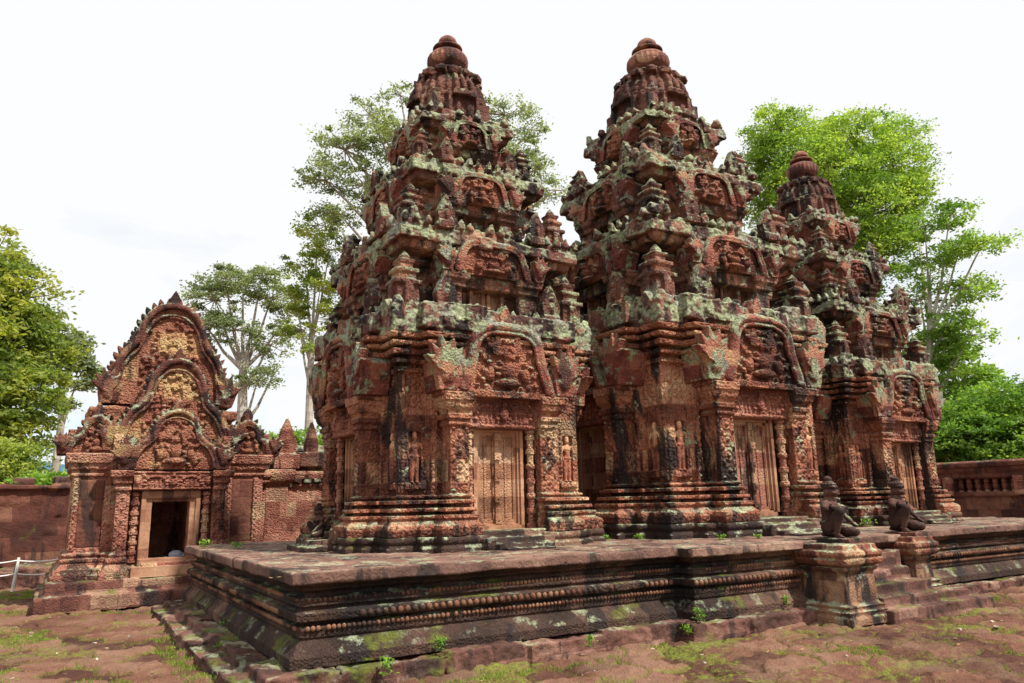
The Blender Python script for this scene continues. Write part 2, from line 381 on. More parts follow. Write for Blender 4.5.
def antefix(m, x, y, z, w, h):
    """miniature tower standing on a cornice corner"""
    m.box(x-w*.5, x+w*.5, y-w*.5, y+w*.5, z-.04, z+h*.10)
    m.box(x-w*.40, x+w*.40, y-w*.40, y+w*.40, z, z+h*.42)
    for sx, sy in ((0, -1), (0, 1), (1, 0), (-1, 0)):
        m.box(x+sx*w*.38-w*.16, x+sx*w*.38+w*.16, y+sy*w*.38-w*.16, y+sy*w*.38+w*.16, z, z+h*.36)
    m.box(x-w*.5, x+w*.5, y-w*.5, y+w*.5, z+h*.40, z+h*.48)
    m.box(x-w*.34, x+w*.34, y-w*.34, y+w*.34, z+h*.46, z+h*.62)
    m.box(x-w*.42, x+w*.42, y-w*.42, y+w*.42, z+h*.60, z+h*.67)
    m.box(x-w*.25, x+w*.25, y-w*.25, y+w*.25, z+h*.65, z+h*.79)
    m.box(x-w*.31, x+w*.31, y-w*.31, y+w*.31, z+h*.77, z+h*.83)
    m.lathe(x, y, [(z+h*.8, w*.2), (z+h*.88, w*.22), (z+h*.94, w*.12), (z+h, w*.03)], 8)

BASE = [(.20, .25), (.31, .26), (.34, .25), (.39, .17), (.42, .13), (.422, .19), (.465, .19), (.467, .04), (.505, .04), (.507, .15), (.555, .15), (.557, .01), (.605, .01), (.607, .12), (.655, .12), (.657, .0), (.685, .0), (.687, .05), (.72, .05), (.722, 0)]
CORN = [(2.36, 0), (2.362, .06), (2.42, .06), (2.422, .0), (2.47, .0), (2.472, .11), (2.53, .12), (2.532, .03), (2.58, .03), (2.582, .16), (2.65, .17), (2.652, .06), (2.70, .06), (2.702, .19), (2.76, .20), (2.762, .10), (2.80, .11), (2.802, .22), (2.87, .24)]

def tower_parts(seed, share=None, cw=.60):
    """meshes of one tower; origin at its centre on the platform"""
    RND.seed(seed); D = {}
    # plinth
    m = MB(); P0 = [(0, 0), (.065, 0), (.07, -.03), (.125, -.03), (.13, 0), (.20, -.005)]
    m.prof(-1.70, 1.70, -1.70, 1.70, P0)
    for k in range(4):
        m.M = Matrix.Rotation(k*math.pi/2, 4, 'Z')
        m.prof(-1.32, 1.32, -1.90, 0, P0)
        for sx in (-1, 1):
            a, b = sorted((sx*.42, sx*1.12)); m.prof(a, b, -2.04, 0, P0)
    D['plinth'] = bake(m, 'plinth', .02, W1)
    m = MB()
    m.box(-.52, .52, -2.16, -1.4, 0, .16, .01); m.box(-.42, .42, -2.28, -1.4, 0, .09, .01); m.box(-.36, .36, -2.40, -2.1, 0, .04, .008); m.box(-.56, .56, -1.95, -1.4, 0, .24, .01)
    D['door_step'] = bake(m, 'door_step', .018, W0)
    # walls with porches
    m = MB()
    m.box(-1.43, 1.43, -1.43, 1.43, .15, 2.4); m.prof(-1.43, 1.43, -1.43, 1.43, CORN)
    for sx in (-1, 1):
        for sy in (-1, 1):
            a, b = sorted((sx*.64, sx*1.43)); c_, d_ = sorted((sy*.64, sy*1.43))
            m.prof(a, b, c_, d_, BASE, gl=sx < 0, gr=sx > 0, gf=sy < 0, gb=sy > 0)
    for k in range(4):
        m.M = Matrix.Rotation(k*math.pi/2, 4, 'Z')
        for sx in (-1, 1):
            a, b = sorted((sx*.93, sx*1.03)); m.prof(a, b, -1.52, -1.2, BASE+[(2.4, 0)])
            m.prof(a, b, -1.54, -1.2, CORN)
            a, b = sorted((sx*.57, sx*.85)); gi = .22
            m.prof(a, b, -1.76, -1.2, BASE+[(1.62, 0), (1.63, .035), (1.67, .04), (1.675, .015), (1.71, .015), (1.72, .055), (1.78, .06), (1.785, .03), (1.82, .04), (1.87, .09), (1.93, .11), (1.935, .08), (1.96, .13), (2.07, .14)], gl=gi if sx > 0 else 1, gr=gi if sx < 0 else 1)
            # raised border of the corner panel with its niche
            cx = sx*1.235
            for q in (-1, 1): m.box(cx+q*.165-.022, cx+q*.165+.022, -1.455, -1.4, .75, 2.36)
            for q in (-1, 1): m.box(cx+q*.105-.016, cx+q*.105+.016, -1.475, -1.4, .86, 1.60)
            m.leaf(cx, 1.58, math.pi/2, .26, .12, -1.48, -1.4); m.box(cx-.14, cx+.14, -1.49, -1.4, .80, .88)
            strip(m, cx, -1.43, 1.88, 2.36, .115); strip(m, cx-.13, -1.432, .78, 1.86, .036, .02); strip(m, cx+.13, -1.432, .78, 1.86, .036, .02)
            strip(m, sx*.71, -1.76, .76, 1.60, .105); strip(m, sx*.98, -1.52, .76, 2.36, .045, .018)
            for q in range(6): m.ball(cx+rr(-.1, .1), -1.44, rr(.78, .86), .03, .03, .02)
        m.box(-.84, .84, -1.60, -1.2, 2.05, 2.42); m.box(-.60, .60, -1.66, -1.2, 1.62, 2.1)
        m.prof(-1.0, 1.0, -1.62, -1.2, CORN[8:])
    D['wall'] = bake(m, 'wall', .0125, (('CLOUDS', .35, .012, .5),))
    # main cornice slab in worn blocks, over core and porches
    m = MB()
    ring(m, 1.64, 2.86, 3.12, out=.05, miss=.03, th=.5); ring(m, 1.54, 3.08, 3.27, .3, .05, .12, .4)
    m.box(-1.55, 1.55, -1.55, 1.55, 2.8, 3.2)
    for k in range(4):
        m.M = Matrix.Rotation(k*math.pi/2, 4, 'Z')
        m.box(-1.05, 1.05, -1.76, -1.3, 2.86, 3.1, .01)
        for x in np.arange(-1.1, 1.11, .31): m.box(x-.15, x+.15, -1.80-rr(-.03, .05), -1.4, 2.94, 3.24+rr(-.06, .08), .012)
        for x in np.arange(-1.55, 1.56, .2): m.leaf(x, 3.12, math.pi/2+rr(-.1, .1), rr(.16, .26), .085, -1.66, -1.56)
    D['cornice'] = bake(m, 'cornice', .018, W3)
    # upper tiers
    for i, (z0, z1, c, b, p, hw) in enumerate(((3.2, 4.54, 1.52, 1.10, 1.58, .78), (4.5, 5.77, 1.15, .79, 1.24, .60), (5.72, 6.80, .82, .53, .90, .41))):
        H = z1-z0; m = MB()
        m.prof(-b, b, -b, b, [(z0, .12), (z0+.1, .12), (z0+.11, .06), (z0+.17, .06), (z0+.175, .02), (z0+.21, .02), (z0+.215, .05), (z0+.24, .05), (z0+.245, -.02), (z0+H*.50, -.02), (z0+H*.505, .03), (z0+H*.52, .03), (z0+H*.53, .05), (z0+H*.58, .05), (z0+H*.585, .10), (z0+H*.64, .11), (z0+H*.645, .07), (z0+H*.68, .08), (z0+H*.72, (c-b)*.75), (z1-.2, c-b-.05), (z1-.06, c-b-.08), (z1, c-b-.16)])
        mc = MB(); ring(mc, c, z1-H*.20, z1-.07, .26, .05, .06, .4); ring(mc, c-.07, z1-.12, z1+.03, .24, .04, .18, .35)
        for k in range(4):
            m.M = Matrix.Rotation(k*math.pi/2, 4, 'Z')
            y = -p+.16
            m.box(-hw, hw, y+.22, 0, z0, z0+H*.5, .01)
            for sx in (-1, 1):
                m.prof(*sorted((sx*hw*.62, sx*hw*.98)), y, 0, [(z0, .04), (z0+.12, .04), (z0+.13, 0), (z0+H*.34, 0), (z0+H*.345, .04), (z0+H*.39, .05), (z0+H*.40, .02), (z0+H*.43, .09), (z0+H*.50, .11)])
                m.box(*sorted((sx*hw*.30, sx*hw*.38)), y+.12, 0, z0, z0+H*.42); m.box(*sorted((sx*hw*.02, sx*hw*.10)), y+.16, 0, z0, z0+H*.42)
                # corner panel figure
                cx = sx*(hw+b)/2
                m.ball(cx, -b, z0+H*.30, .05, .05, .13); m.ball(cx, -b-.01, z0+H*.44, .035, .04, .04); m.leaf(cx, z0+H*.4, math.pi/2, .2, .09, -b-.02, -b+.05)
            m.box(-hw*.62, hw*.62, y+.02, 0, z0+H*.36, z0+H*.50, .01)
            m.box(-hw, hw, y+.05, 0, z0+H*.48, z1-.08)
            mc.M = m.M
            for x in np.arange(-c+.12, c, .17):
                if RND.random() < .75: mc.leaf(x, z1-.01, math.pi/2+rr(-.15, .15), rr(.09, .17), .055, -c-.02, -c+.07)
            for x in np.arange(-b, b, .11): m.ball(x, -b-.02, z0+.12, .035, .04, .03)
            x = -hw-.05
            while x < hw: l_ = rr(.16, .3); mc.box(x, min(x+l_, hw+.05)-.008, y-.02-rr(-.03, .04), y+.4, z1-.22+rr(-.02, .02), z1+.02+rr(-.05, .05), .01); x += l_
            for sx in (-1, 1): m.box(*sorted((sx*hw*.55, sx*(hw+.07))), y-.06, 0, z0+H*.50, z0+H*.62, .012)
        D['tier%d' % i] = bake(m, 'upper_tier', .018, W2); D['tcor%d' % i] = bake(mc, 'tier_cornice', .018, W3)
        m = MB(); fm = MB()
        pediment(m, fm, hw*1.0, H*.43, .22, A_LOW, 0, band=.032*hw+.012, leaf=.10*hw+.02, naga=.66, figs=.8)
        D['tped%d' % i] = (bake(m, 'tympanum', .014, W0), bake(fm, 'arch_frame', .014, W1), p-.10, z0+H*.50)
    # crown
    m = MB(); q_ = cw/.78
    m.prof(-.62*q_, .62*q_, -.62*q_, .62*q_, [(6.75, .10), (6.88, .12), (6.89, 0), (7.4, 0)])
    for k in range(4):
        m.M = Matrix.Rotation(k*math.pi/2, 4, 'Z')
        m.prof(-.33*q_, .33*q_, -.76*q_, 0, [(6.75, .06), (6.88, .06), (6.89, 0), (7.35, 0)])
        for sx in (-1, 1): m.ball(sx*.50*q_, -.62*q_, 7.03, .055, .06, .14); m.ball(sx*.14*q_, -.76*q_, 7.03, .055, .06, .14); m.box(*sorted((sx*.28*q_, sx*.38*q_)), -.82*q_, 0, 6.85, 7.3); m.box(*sorted((sx*.58*q_, sx*.70*q_)), -.70*q_, 0, 6.8, 7.28)
    m.M = I4
    bell = [(7.24, .88), (7.30, 1.0), (7.42, 1.02), (7.54, .98), (7.64, .91), (7.73, .82), (7.80, .74)]
    m.lathe(0, 0, [(z, r*cw) for z, r in bell], 20)
    sq = lambda t: 1/((abs(math.cos(t))**3+abs(math.sin(t))**3)**(1/3))
    for k in range(28):
        t = k*math.pi/14; f = sq(t)*(1.04 if k % 7 in (0, 1, 6) else .90); c_, s_ = math.cos(t)*f*cw, math.sin(t)*f*cw
        for (za, ra), (zb, rb) in zip(bell[1:-1], bell[2:]): m.rod((c_*ra, s_*ra, za), (c_*rb, s_*rb, zb), .052, .045, 6)
        m.cbox(c_*1.0, s_*1.0, 7.32+rr(-.02, .02), .07, .07, .055, .02, t)
    for k in range(14):
        t = k*math.pi/7; f = sq(t)*cw
        m.cbox(.80*f*math.cos(t), .80*f*math.sin(t), 7.83, .085, .085, .05, .02, t); m.ball(.74*f*math.cos(t), .74*f*math.sin(t), 7.90, .09, .09, .06)
        m.ball(.58*cw*math.cos(t+.2), .58*cw*math.sin(t+.2), 7.98, .085, .085, .05)
    m.lathe(0, 0, [(7.7, .70*cw), (7.88, .72*cw), (7.96, .52*cw), (8.06, .22)], 16)
    m.v = [(x, y, z if z < 7.2 else 7.2+(z-7.2)*.90) for x, y, z in m.v]
    D['crown'] = bake(m, 'crown_tier', .015, (('CLOUDS', .3, .05, .5), ('CLOUDS', .09, .02, .5)))
    if share: 
        for k in share:
            if k not in D: D[k] = share[k]
        return D
    m = MB(); n = 24; vs = []
    pr = [(7.85, .20), (8.0, .22), (8.05, .29), (8.12, .34), (8.21, .355), (8.29, .34), (8.355, .29), (8.385, .23), (8.39, .17), (8.43, .16), (8.44, .235), (8.455, .265), (8.49, .26), (8.51, .22), (8.515, .13), (8.56, .13), (8.565, .165), (8.60, .17), (8.66, .15), (8.71, .10), (8.74, .03)]
    m.lathe(0, 0, pr, 36)
    for k in range(24): t = k*math.pi/12; m.ball(.32*math.cos(t), .32*math.sin(t), 8.21, .046, .046, .11)
    D['finial'] = bake(m, 'finial', .009, ())
    # main pediment
    m = MB(); fm = MB(); RND.seed(3)
    pediment(m, fm, .94, 1.12, .36, A_TOWER, 0, band=.055, leaf=.13, naga=.60, figs=1.8)
    m.box(-1.02, 1.02, -.05, .3, -.06, .03, .008)
    D['pediment'] = bake(m, 'pediment', .0115, W0); D['arch_frame'] = bake(fm, 'arch_frame', .0125, W1)
    # lintel
    m = MB(); m.box(-.60, .60, 0, .2, 0, .44, .01)
    for z in (.03, .41): m.rod((-.6, 0, z), (.6, 0, z), .025)
    for sx in (-1, 1):
        for q in range(9):
            t = math.pi*q/8; m.ball(sx*(.27+.17*math.cos(t)), -.01, .13+.19*math.sin(t), .033, .04, .033)
        for q in range(3): m.rod((sx*(.2+.07*q), -.01, .08), (sx*(.2+.07*q), -.01, .24), .02)
        m.ball(sx*.54, -.01, .2, .05, .04, .1)
    m.ball(0, -.03, .20, .07, .05, .11); m.ball(0, -.05, .33, .045, .05, .045)
    for k in range(26): m.ball(rr(-.57, .57), 0, rr(.05, .4), .03, .03, .03)
    D['lintel'] = bake(m, 'lintel', .012, W0)
    # colonette
    m = MB(); pr = [(0, .075), (.10, .075), (.11, .055)]
    for k in range(6):
        z = .14+k*.205
        pr += [(z, .050), (z+.10, .050), (z+.11, .066), (z+.14, .070), (z+.17, .066), (z+.18, .05)]
    pr += [(1.36, .05), (1.37, .07), (1.42, .07)]
    m.lathe(0, 0, pr, 12); D['colonette'] = m.mesh('colonette')
    for p_ in D['colonette'].polygons: p_.use_smooth = False
    # false door
    m = MB()
    for i, (o, yy) in enumerate(((.0, -.13), (.035, -.10), (.07, -.065))):
        a = .40-o; 
        for sx in (-1, 1): m.box(*sorted((sx*a, sx*(a-.05))), yy, .0, .0, 1.42-o)
        m.box(-a, a, yy, .0, 1.37-o, 1.42-o); m.box(-a, a, yy, 0, 0+o*.6, .055+o*.6)
    D['door_frame'] = m.mesh('door_frame')
    m = MB(); m.box(-.135, .135, 0, .05, .09, 1.33)
    for sx in (-1, 1): m.box(*sorted((sx*.135, sx*.098)), -.022, .02, .09, 1.33)
    for z in (.105, 1.305): m.box(-.1, .1, -.0215, .02, z-.03, z+.03)
    for z in np.arange(.18, 1.24, .052): m.leaf(rr(-.004, .004), z, math.pi/2+.6, .05, .03, -.012, .01)
    D['door_leaf'] = m.mesh('door_leaf')
    m = MB(); m.box(-.035, .035, -.045, .02, .08, 1.34)
    for z in (.13, .42, .71, 1.0, 1.27): m.box(-.052, .052, -.075, 0, z-.05, z+.05); m.ball(0, -.075, z, .02, .01, .02)
    D['door_strip'] = m.mesh('door_strip')
    # devata figure standing in a niche
    m = MB()
    m.rod((-.035, 0, .02), (-.04, 0, .32), .026, .042); m.rod((.035, 0, .02), (.03, 0, .32), .026, .042)
    m.ball(-.04, -.015, .012, .03, .05, .016); m.ball(.035, -.015, .012, .03, .05, .016)
    m.ball(0, 0, .34, .072, .05, .06); m.rod((0, 0, .34), (.006, 0, .44), .052, .045); m.ball(.005, 0, .49, .068, .045, .065)
    m.rod((0, 0, .53), (0, 0, .57), .022); m.ball(0, -.008, .60, .036, .036, .045); m.lathe(0, 0, [(.62, .036), (.65, .04), (.66, .028), (.69, .026), (.73, .008)], 8)
    m.rod((-.07, 0, .53), (-.10, -.01, .42), .021, .018); m.rod((-.10, -.01, .42), (-.085, -.03, .31), .018, .014)
    m.rod((.075, 0, .53), (.11, -.01, .44), .021, .018); m.rod((.11, -.01, .44), (.075, -.03, .52), .017, .014)
    m.rod((-.055, 0, .30), (-.06, .0, .12), .03, .012); m.ball(0, -.03, .35, .075, .02, .018)
    D['figure'] = bake(m, 'niche_figure', .008, ())
    # antefixes
    m = MB(); antefix(m, 0, 0, 0, .40, .86); D['antefix'] = bake(m, 'antefix', .016, W1)
    m = MB(); m.leaf(0, .05, math.pi/2, .46, .15, -.07, .07); m.box(-.13, .13, -.09, .09, -.05, .07); m.ball(0, -.07, .18, .05, .04, .10); m.ball(0, -.08, .30, .035, .035, .035)
    D['small_antefix'] = bake(m, 'antefix', .014, W0)
    return D

def build_tower(D, label, loc, scale, group, dm='door', dfm='doorframe'):
    T = thing('temple_tower', label, 'temple tower', loc, 0, group); T.scale = scale
    K = []
    def part(n, key, mat, par=None, l=None, rot=0., s=None):
        me = D[key] if isinstance(key, str) else key
        o = link(n, me, M[mat], par or T, l, rot)
        if s: o.scale = s
        KIDS.setdefault(par or T, []).append(o); return o
    part('plinth', 'plinth', 'plinth'); part('wall', 'wall', 'wall'); part('cornice', 'cornice', 'cornice')
    def side(k, x, y, z): 
        c, s = (1, 0, -1, 0)[k], (0, 1, 0, -1)[k]; return (c*x-s*y, s*x+c*y, z)
    for k in (3, 0, 1, 2):
        r = k*math.pi/2; main = (k == 0)
        part('door_step', 'door_step', 'plinth', None, (0, 0, 0), r)
        d = part('false_door', 'door_frame', dfm, None, side(k, 0, -1.43, .24), r)
        for sx in (-1, 1):
            part('door_leaf', 'door_leaf', dm, d, (sx*.165, -.035, 0))
            part('colonette', 'colonette', 'lintel', None, side(k, sx*.495, -1.60, .2), r)
        part('door_strip', 'door_strip', dm, d, (0, -.035, 0))
        part('lintel', 'lintel', 'lintel', None, side(k, 0, -1.70, 1.61), r)
        pp = part('pediment', 'pediment', 'pediment', None, side(k, 0, -1.82, 2.08), r); part('arch_frame', 'arch_frame', 'frame', pp)
        if k != 2:
            for sx in (-1, 1): part('niche_figure', 'figure', 'figure', None, side(k, sx*1.235, -1.448, .88), r)
    for i in range(3):
        t = part('upper_tier', 'tier%d' % i, 'tier'); me, fme, p, z = D['tped%d' % i]; part('tier_cornice', 'tcor%d' % i, 'cornice', t)
        for k in range(4): part('pediment', me, 'pediment', t, side(k, 0, -p, z), k*math.pi/2); part('arch_frame', fme, 'frame', t, side(k, 0, -p, z), k*math.pi/2)
        zc, c, s_ = ((3.22, 1.40, 1.0), (4.52, 1.26, .86), (5.76, .93, .68))[i]
        for k in range(4):
            q = RND.random()
            if i and q < .12: continue
            part('antefix', 'antefix', 'tier', t, side(k, c-.03, -c+.03, zc), k*math.pi/2, (s_, s_, s_*RND.uniform(.9, 1.08)))
            for sx in (-1, 1):
                if RND.random() < .2: continue
                part('antefix', 'small_antefix', 'tier', t, side(k, sx*c*.62, -c-.24*s_, zc+.02), k*math.pi/2, (s_*1.1,)*3)
    part('crown', 'crown', 'crown'); part('finial', 'finial', 'lotus')
    return T
KEYS_OWN = ('plinth', 'wall', 'cornice', 'tier', 'tped', 'crown')
HP = .9734
TX, TY, TS = 3.3367, 3.4882, 4.7293
import time
_t = time.time()
DA = tower_parts(11)
G = 'row of three sandstone towers'
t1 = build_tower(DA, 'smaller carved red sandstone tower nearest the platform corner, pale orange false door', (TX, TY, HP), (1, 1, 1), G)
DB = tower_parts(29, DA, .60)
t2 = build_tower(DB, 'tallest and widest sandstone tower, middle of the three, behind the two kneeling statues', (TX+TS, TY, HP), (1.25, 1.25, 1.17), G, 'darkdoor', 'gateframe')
t3 = copy_tree(t1); t3.location = (TX+2*TS, TY, HP); t3.rotation_euler = (0, 0, math.radians(-90)); t3['label'] = 'farthest of the three sandstone towers, right end of the row before the green tree'
print('towers', time.time()-_t)

# ------------------------------------------------------------------ platform
RND.seed(5)
PLAT = [(.131, 0), (.235, 0), (.245, -.02), (.33, -.09), (.375, -.15), (.38, -.11), (.415, -.11), (.42, -.15), (.44, -.15), (.441, -.10), (.485, -.10), (.486, -.17), (.52, -.17), (.525, -.07), (.615, -.055), (.62, -.14), (.655, -.14), (.66, -.10), (.685, -.10), (.69, -.15), (.695, -.11), (.735, -.11), (.74, -.2), (.79, -.2), (.80, -.12), (.835, -.10), (.85, -.05), (.872, -.04), (.874, 0), (HP, 0)]
plat = thing('stone_platform', 'low dark moulded stone platform carrying the three towers', 'platform', (0, 0, 0))
m = MB(); X1 = 16.6; PY = 6.75
m.prof(0, X1, 0, PY, PLAT); m.prof(4.75, 9.4, -.27, 2, PLAT)
bm_b = MB()
def beads(a, b, y, z, step, r, ax='x'):
    n = int((b-a)/step)
    for i in range(n):
        t = a+(i+.5)*step
        if noise.noise(Vector((t*1.1, z*9, y))) > .30 or rr(0, 1) < .03: continue
        r0_ = r; r = r*rr(.78, 1.08)
        if ax == 'x': bm_b.ball(t, y, z, r*.92, r*.8, r)
        else: bm_b.ball(y, t, z, r*.8, r*.9, r)
        r = r0_
for z, o, st, r in ((.463, .10, .05, .026), (.57, .065, .078, .036), (.715, .115, .05, .024)):
    beads(o+.06, 4.75+o-.05, o-.002, z, st, r); beads(4.75+o, 7.0, -.27+o-.002, z, st, r); beads(9.4, X1, o-.002, z, st, r); beads(o+.06, PY, o-.002, z, st, r, 'y')
bme = bm_b.mesh('bead_rows')
for p_ in bme.polygons: p_.use_smooth = True
link('bead_rows', bme, M['beads'], plat)
me = bake(m, 'moulded_base', .0135, (('CLOUDS', .5, .03, .5), ('CLOUDS', .09, .012, .5))); link('moulded_base', me, M['platform'], plat)
# paving on top: worn slabs just inside the edge
m = MB(); y = .0
row = 0
y = 0.
while y < PY-.2:
    d = rr(.5, .8); x = 0.
    while x < X1-.1:
        l_ = rr(.7, 1.3); m.box(x+(.012 if x else -.012), min(x+l_, X1+.012)-.006, y-(.0 if y else .012+rr(-.012, .012)), min(y+d, PY)-.010, HP-.10, HP+rr(.002, .020), .008); x += l_
    y += d
x = 4.75
while x < 9.3: l_ = rr(.6, 1.0); m.box(x, min(x+l_, 9.4)-.006, -.285+rr(-.015, .01), .0, HP-.10, HP+rr(.004, .014), .010); x += l_
me = bake(m, 'paving', .018, (('CLOUDS', .4, .025, .5), ('CLOUDS', .09, .016, .5))); link('paving', me, M['slabtop'], plat)
# rough foundation courses
m = MB()
def course(a, b, y0, y1, z1, ax='x', lo=.5, hi=1.1, j=.03):
    t = a
    while t < b:
        l_ = rr(lo, hi); e = min(t+l_, b); q = rr(-j, j)
        if ax == 'x': m.box(t+.012, e-.012, y0+q, y1, -.12, z1+rr(-.03, .02), .014)
        else: m.box(y0+q, y1, t+.012, e-.012, -.12, z1+rr(-.03, .02), .014)
        t = e
course(-.22, 4.6, -.15, .3, .125); course(4.55, 6.9, -.44, .1, .125); course(9.4, X1, -.18, .3, .12)
course(-.27, PY, -.26, .3, .135, 'y'); course(-.5, PY, -.46, .1, .05, 'y')
me = bake(m, 'foundation_course', .018, (('CLOUDS', .3, .08, .5), ('CLOUDS', .09, .04, .5))); link('foundation_course', me, M['course'], plat)
# stair
m = MB()
for (x0, x1, y0, z1) in ((7.45, 9.85, -1.05, .10), (7.48, 9.5, -.90, .24), (7.5, 8.9, -.72, .38), (7.5, 8.75, -.56, .55), (7.5, 8.72, -.40, .76)):
    x = x0
    while x < x1: l_ = rr(.45, .8); m.box(x, min(x+l_, x1)-.012, y0+rr(-.02, .03), .1, -.1, z1+rr(-.02, .015), .016); x += l_
me = bake(m, 'stair', .018, W1); link('stair', me, M['course'], plat)

def pedestal(x0, x1, y0, y1, label, zb, seed):
    RND.seed(seed); t = thing('statue_pedestal', label, 'pedestal', ((x0+x1)/2, (y0+y1)/2, 0), 0, 'pedestals flanking the stair')
    hx, hy = (x1-x0)/2, (y1-y0)/2; m = MB()
    m.prof(-hx, hx, -hy, hy, [(zb, .06), (zb+.10, .06), (zb+.11, .03), (zb+.17, .05), (zb+.19, .0), (zb+.24, .03), (zb+.26, -.03), (.60, -.05), (.62, -.01), (.66, 0), (.67, -.04)])
    link('shaft', bake(m, 'shaft', .015, W1), M['pedestal'], t)
    m = MB(); m.prof(-hx, hx, -hy, hy, [(.66, -.03), (.70, .04), (.76, .06), (.78, .02), (.80, .05), (.86, .055), (.88, .01), (.945, .0)])
    for sx in np.arange(-hx, hx+.01, .07): m.ball(sx, -hy-.04, .82, .03, .03, .035)
    for sy in np.arange(-hy, hy+.01, .07): m.ball(-hx-.04, sy, .82, .03, .03, .035)
    link('capital', bake(m, 'capital', .015, W1), M['base'], t)
    return t
pedestal(6.76, 7.46, -.90, .05, 'larger worn stone pedestal left of the stair, under a statue', -.05, 3)
pedestal(8.92, 9.42, -.52, .05, 'smaller cream worn pedestal right of the stair, standing on its steps', .08, 4)

# kneeling guardian statues
def statue_mesh(seed):
    m = MB(); B = m.ball; Rr = m.rod
    def limb(pts):
        for (a, ra), (b, rb) in zip(pts[:-1], pts[1:]): Rr(a, b, ra, rb, 12); B(*b, rb)
        B(*pts[0][0], pts[0][1])
    B(0, .07, .14, .135, .12, .12)
    limb([((0, .07, .16), .115), ((0, .075, .30), .088), ((0, .055, .42), .115), ((0, .045, .49), .105)])
    B(-.08, .05, .47, .075, .075, .07); B(.08, .05, .47, .075, .075, .07); B(-.05, -.03, .42, .06, .04, .05); B(.05, -.03, .42, .06, .04, .05)
    limb([((0, .045, .50), .055), ((0, .03, .58), .05)])
    # head, facing -y
    B(0, .015, .655, .086, .095, .098); B(0, -.07, .63, .055, .040, .042); B(0, -.10, .648, .019, .020, .024); B(0, -.062, .59, .035, .03, .02)
    for s_ in (-1, 1): B(s_*.036, -.072, .672, .019, .014, .012); B(s_*.036, -.078, .694, .026, .014, .008); B(s_*.092, .03, .64, .016, .028, .048); Rr((s_*.026, -.102, .612), (0, -.108, .610), .009); B(s_*.05, -.05, .63, .03, .03, .03)
    B(0, .0, .715, .096, .102, .03); m.lathe(0, .03, [(.70, .098), (.745, .100), (.765, .085), (.79, .075), (.80, .048), (.81, .056), (.84, .058), (.86, .04), (.875, .02)], 16)
    for k in range(14): t = 2*math.pi*k/14; B(.092*math.cos(t), .03+.092*math.sin(t), .755, .018)
    # legs: right knee raised, left leg folded to the ground
    limb([((-.075, .05, .15), .085), ((-.125, -.15, .37), .062), ((-.115, -.10, .22), .056), ((-.11, -.06, .05), .036)])
    for k in range(5): Rr((-.135+.015*k, -.12, .022), (-.142+.018*k, -.185+.008*k, .016), .013, .009)
    Rr((-.11, -.05, .035), (-.112, -.13, .028), .034, .03)
    limb([((.075, .05, .14), .088), ((.17, -.20, .085), .066), ((.10, -.02, .055), .052), ((.03, .13, .045), .034), ((.0, .17, .05), .03)])
    B(.1, -.12, .11, .10, .12, .075)
    # arms: right broken off above the elbow, left hand resting on the knee
    limb([((-.135, .05, .475), .056), ((-.175, .03, .41), .05)])
    limb([((.135, .05, .475), .054), ((.195, -.02, .34), .04), ((.185, -.16, .22), .029)])
    B(.182, -.185, .20, .032, .04, .02)
    for k in range(4): Rr((.160+.014*k, -.20, .195), (.160+.015*k, -.245, .165), .009, .007)
    Rr((.155, -.18, .205), (.140, -.215, .185), .009, .007)
    m.rod((-.0, .08, .22), (0, -.02, .20), .02); m.lathe(0, .07, [(.19, .125), (.21, .135), (.235, .125)], 14)
    for z, r_ in ((.505, .10), (.475, .125)): 
        for k in range(16): t = 2*math.pi*k/16; B(r_*math.cos(t), .045+r_*.75*math.sin(t), z, .016)
    for k in range(9): t = math.pi*k/8+math.pi; B(.078*math.cos(t), .02+.088*math.sin(t), .70, .014)
    for a_, b_ in (((-.115, -.10, .22), .060), ((-.11, -.062, .07), .045)): m.lathe(a_[0], a_[1]+.005, [(a_[2]-.012, b_), (a_[2], b_*1.06), (a_[2]+.012, b_)], 12)
    for k in range(6): Rr((.02+.03*k, -.02-.03*k, .205-.012*k), (.03+.03*k, .11-.03*k, .12), .008)
    return bake(m, 'statue', .0075, (('CLOUDS', .12, .012, .5),))
SM = statue_mesh(1)
def statue(loc, rot, label, s=1.):
    t = thing('guardian_statue', label, 'statue', loc, rot, 'kneeling guardian statues'); t.scale = (s, s, s*.96)
    link('body', SM, M['statue'], t, (0, 0, .05))
    m = MB(); m.box(-.21, .21, -.27, .25, -.02, .055, .006); link('base', bake(m, 'base', .012, W0), M['crown'], t)
    return t
statue((7.30, -.42, .955), math.radians(12), 'dark kneeling statue with broken arm on the larger pedestal left of the stair')
statue((9.20, -.20, .955), math.radians(8), 'dark kneeling statue on the smaller pedestal right of the stair')
statue((1.20, 3.28, HP+.16), math.radians(-75), 'small weathered kneeling statue by the side door step of the nearest tower', .56)
m = MB(); m.ball(0, 0, .10, .16, .2, .17); m.box(-.15, .15, -.2, .2, -.03, .12, .03); m.ball(.08, .04, .26, .10, .12, .1)
o = link('worn_stone_block', bake(m, 'worn_stone_block', .016, W3), M['pedestal'], None, (1.45, 2.98, HP+.16)); tag(o, 'pale worn stone lump beside the small weathered statue', 'stone block')
m = MB(); m.box(-.27, .5, -.6, .3, 0, .09, .01); m.box(-.17, .5, -.5, .22, 0, .17, .01)
o = link('stone_step', bake(m, 'stone_step', .018, W1), M['plinth'], None, (1.2, 3.5, HP)); tag(o, 'low dark step blocks left of the nearest tower, under the small statue', 'step')

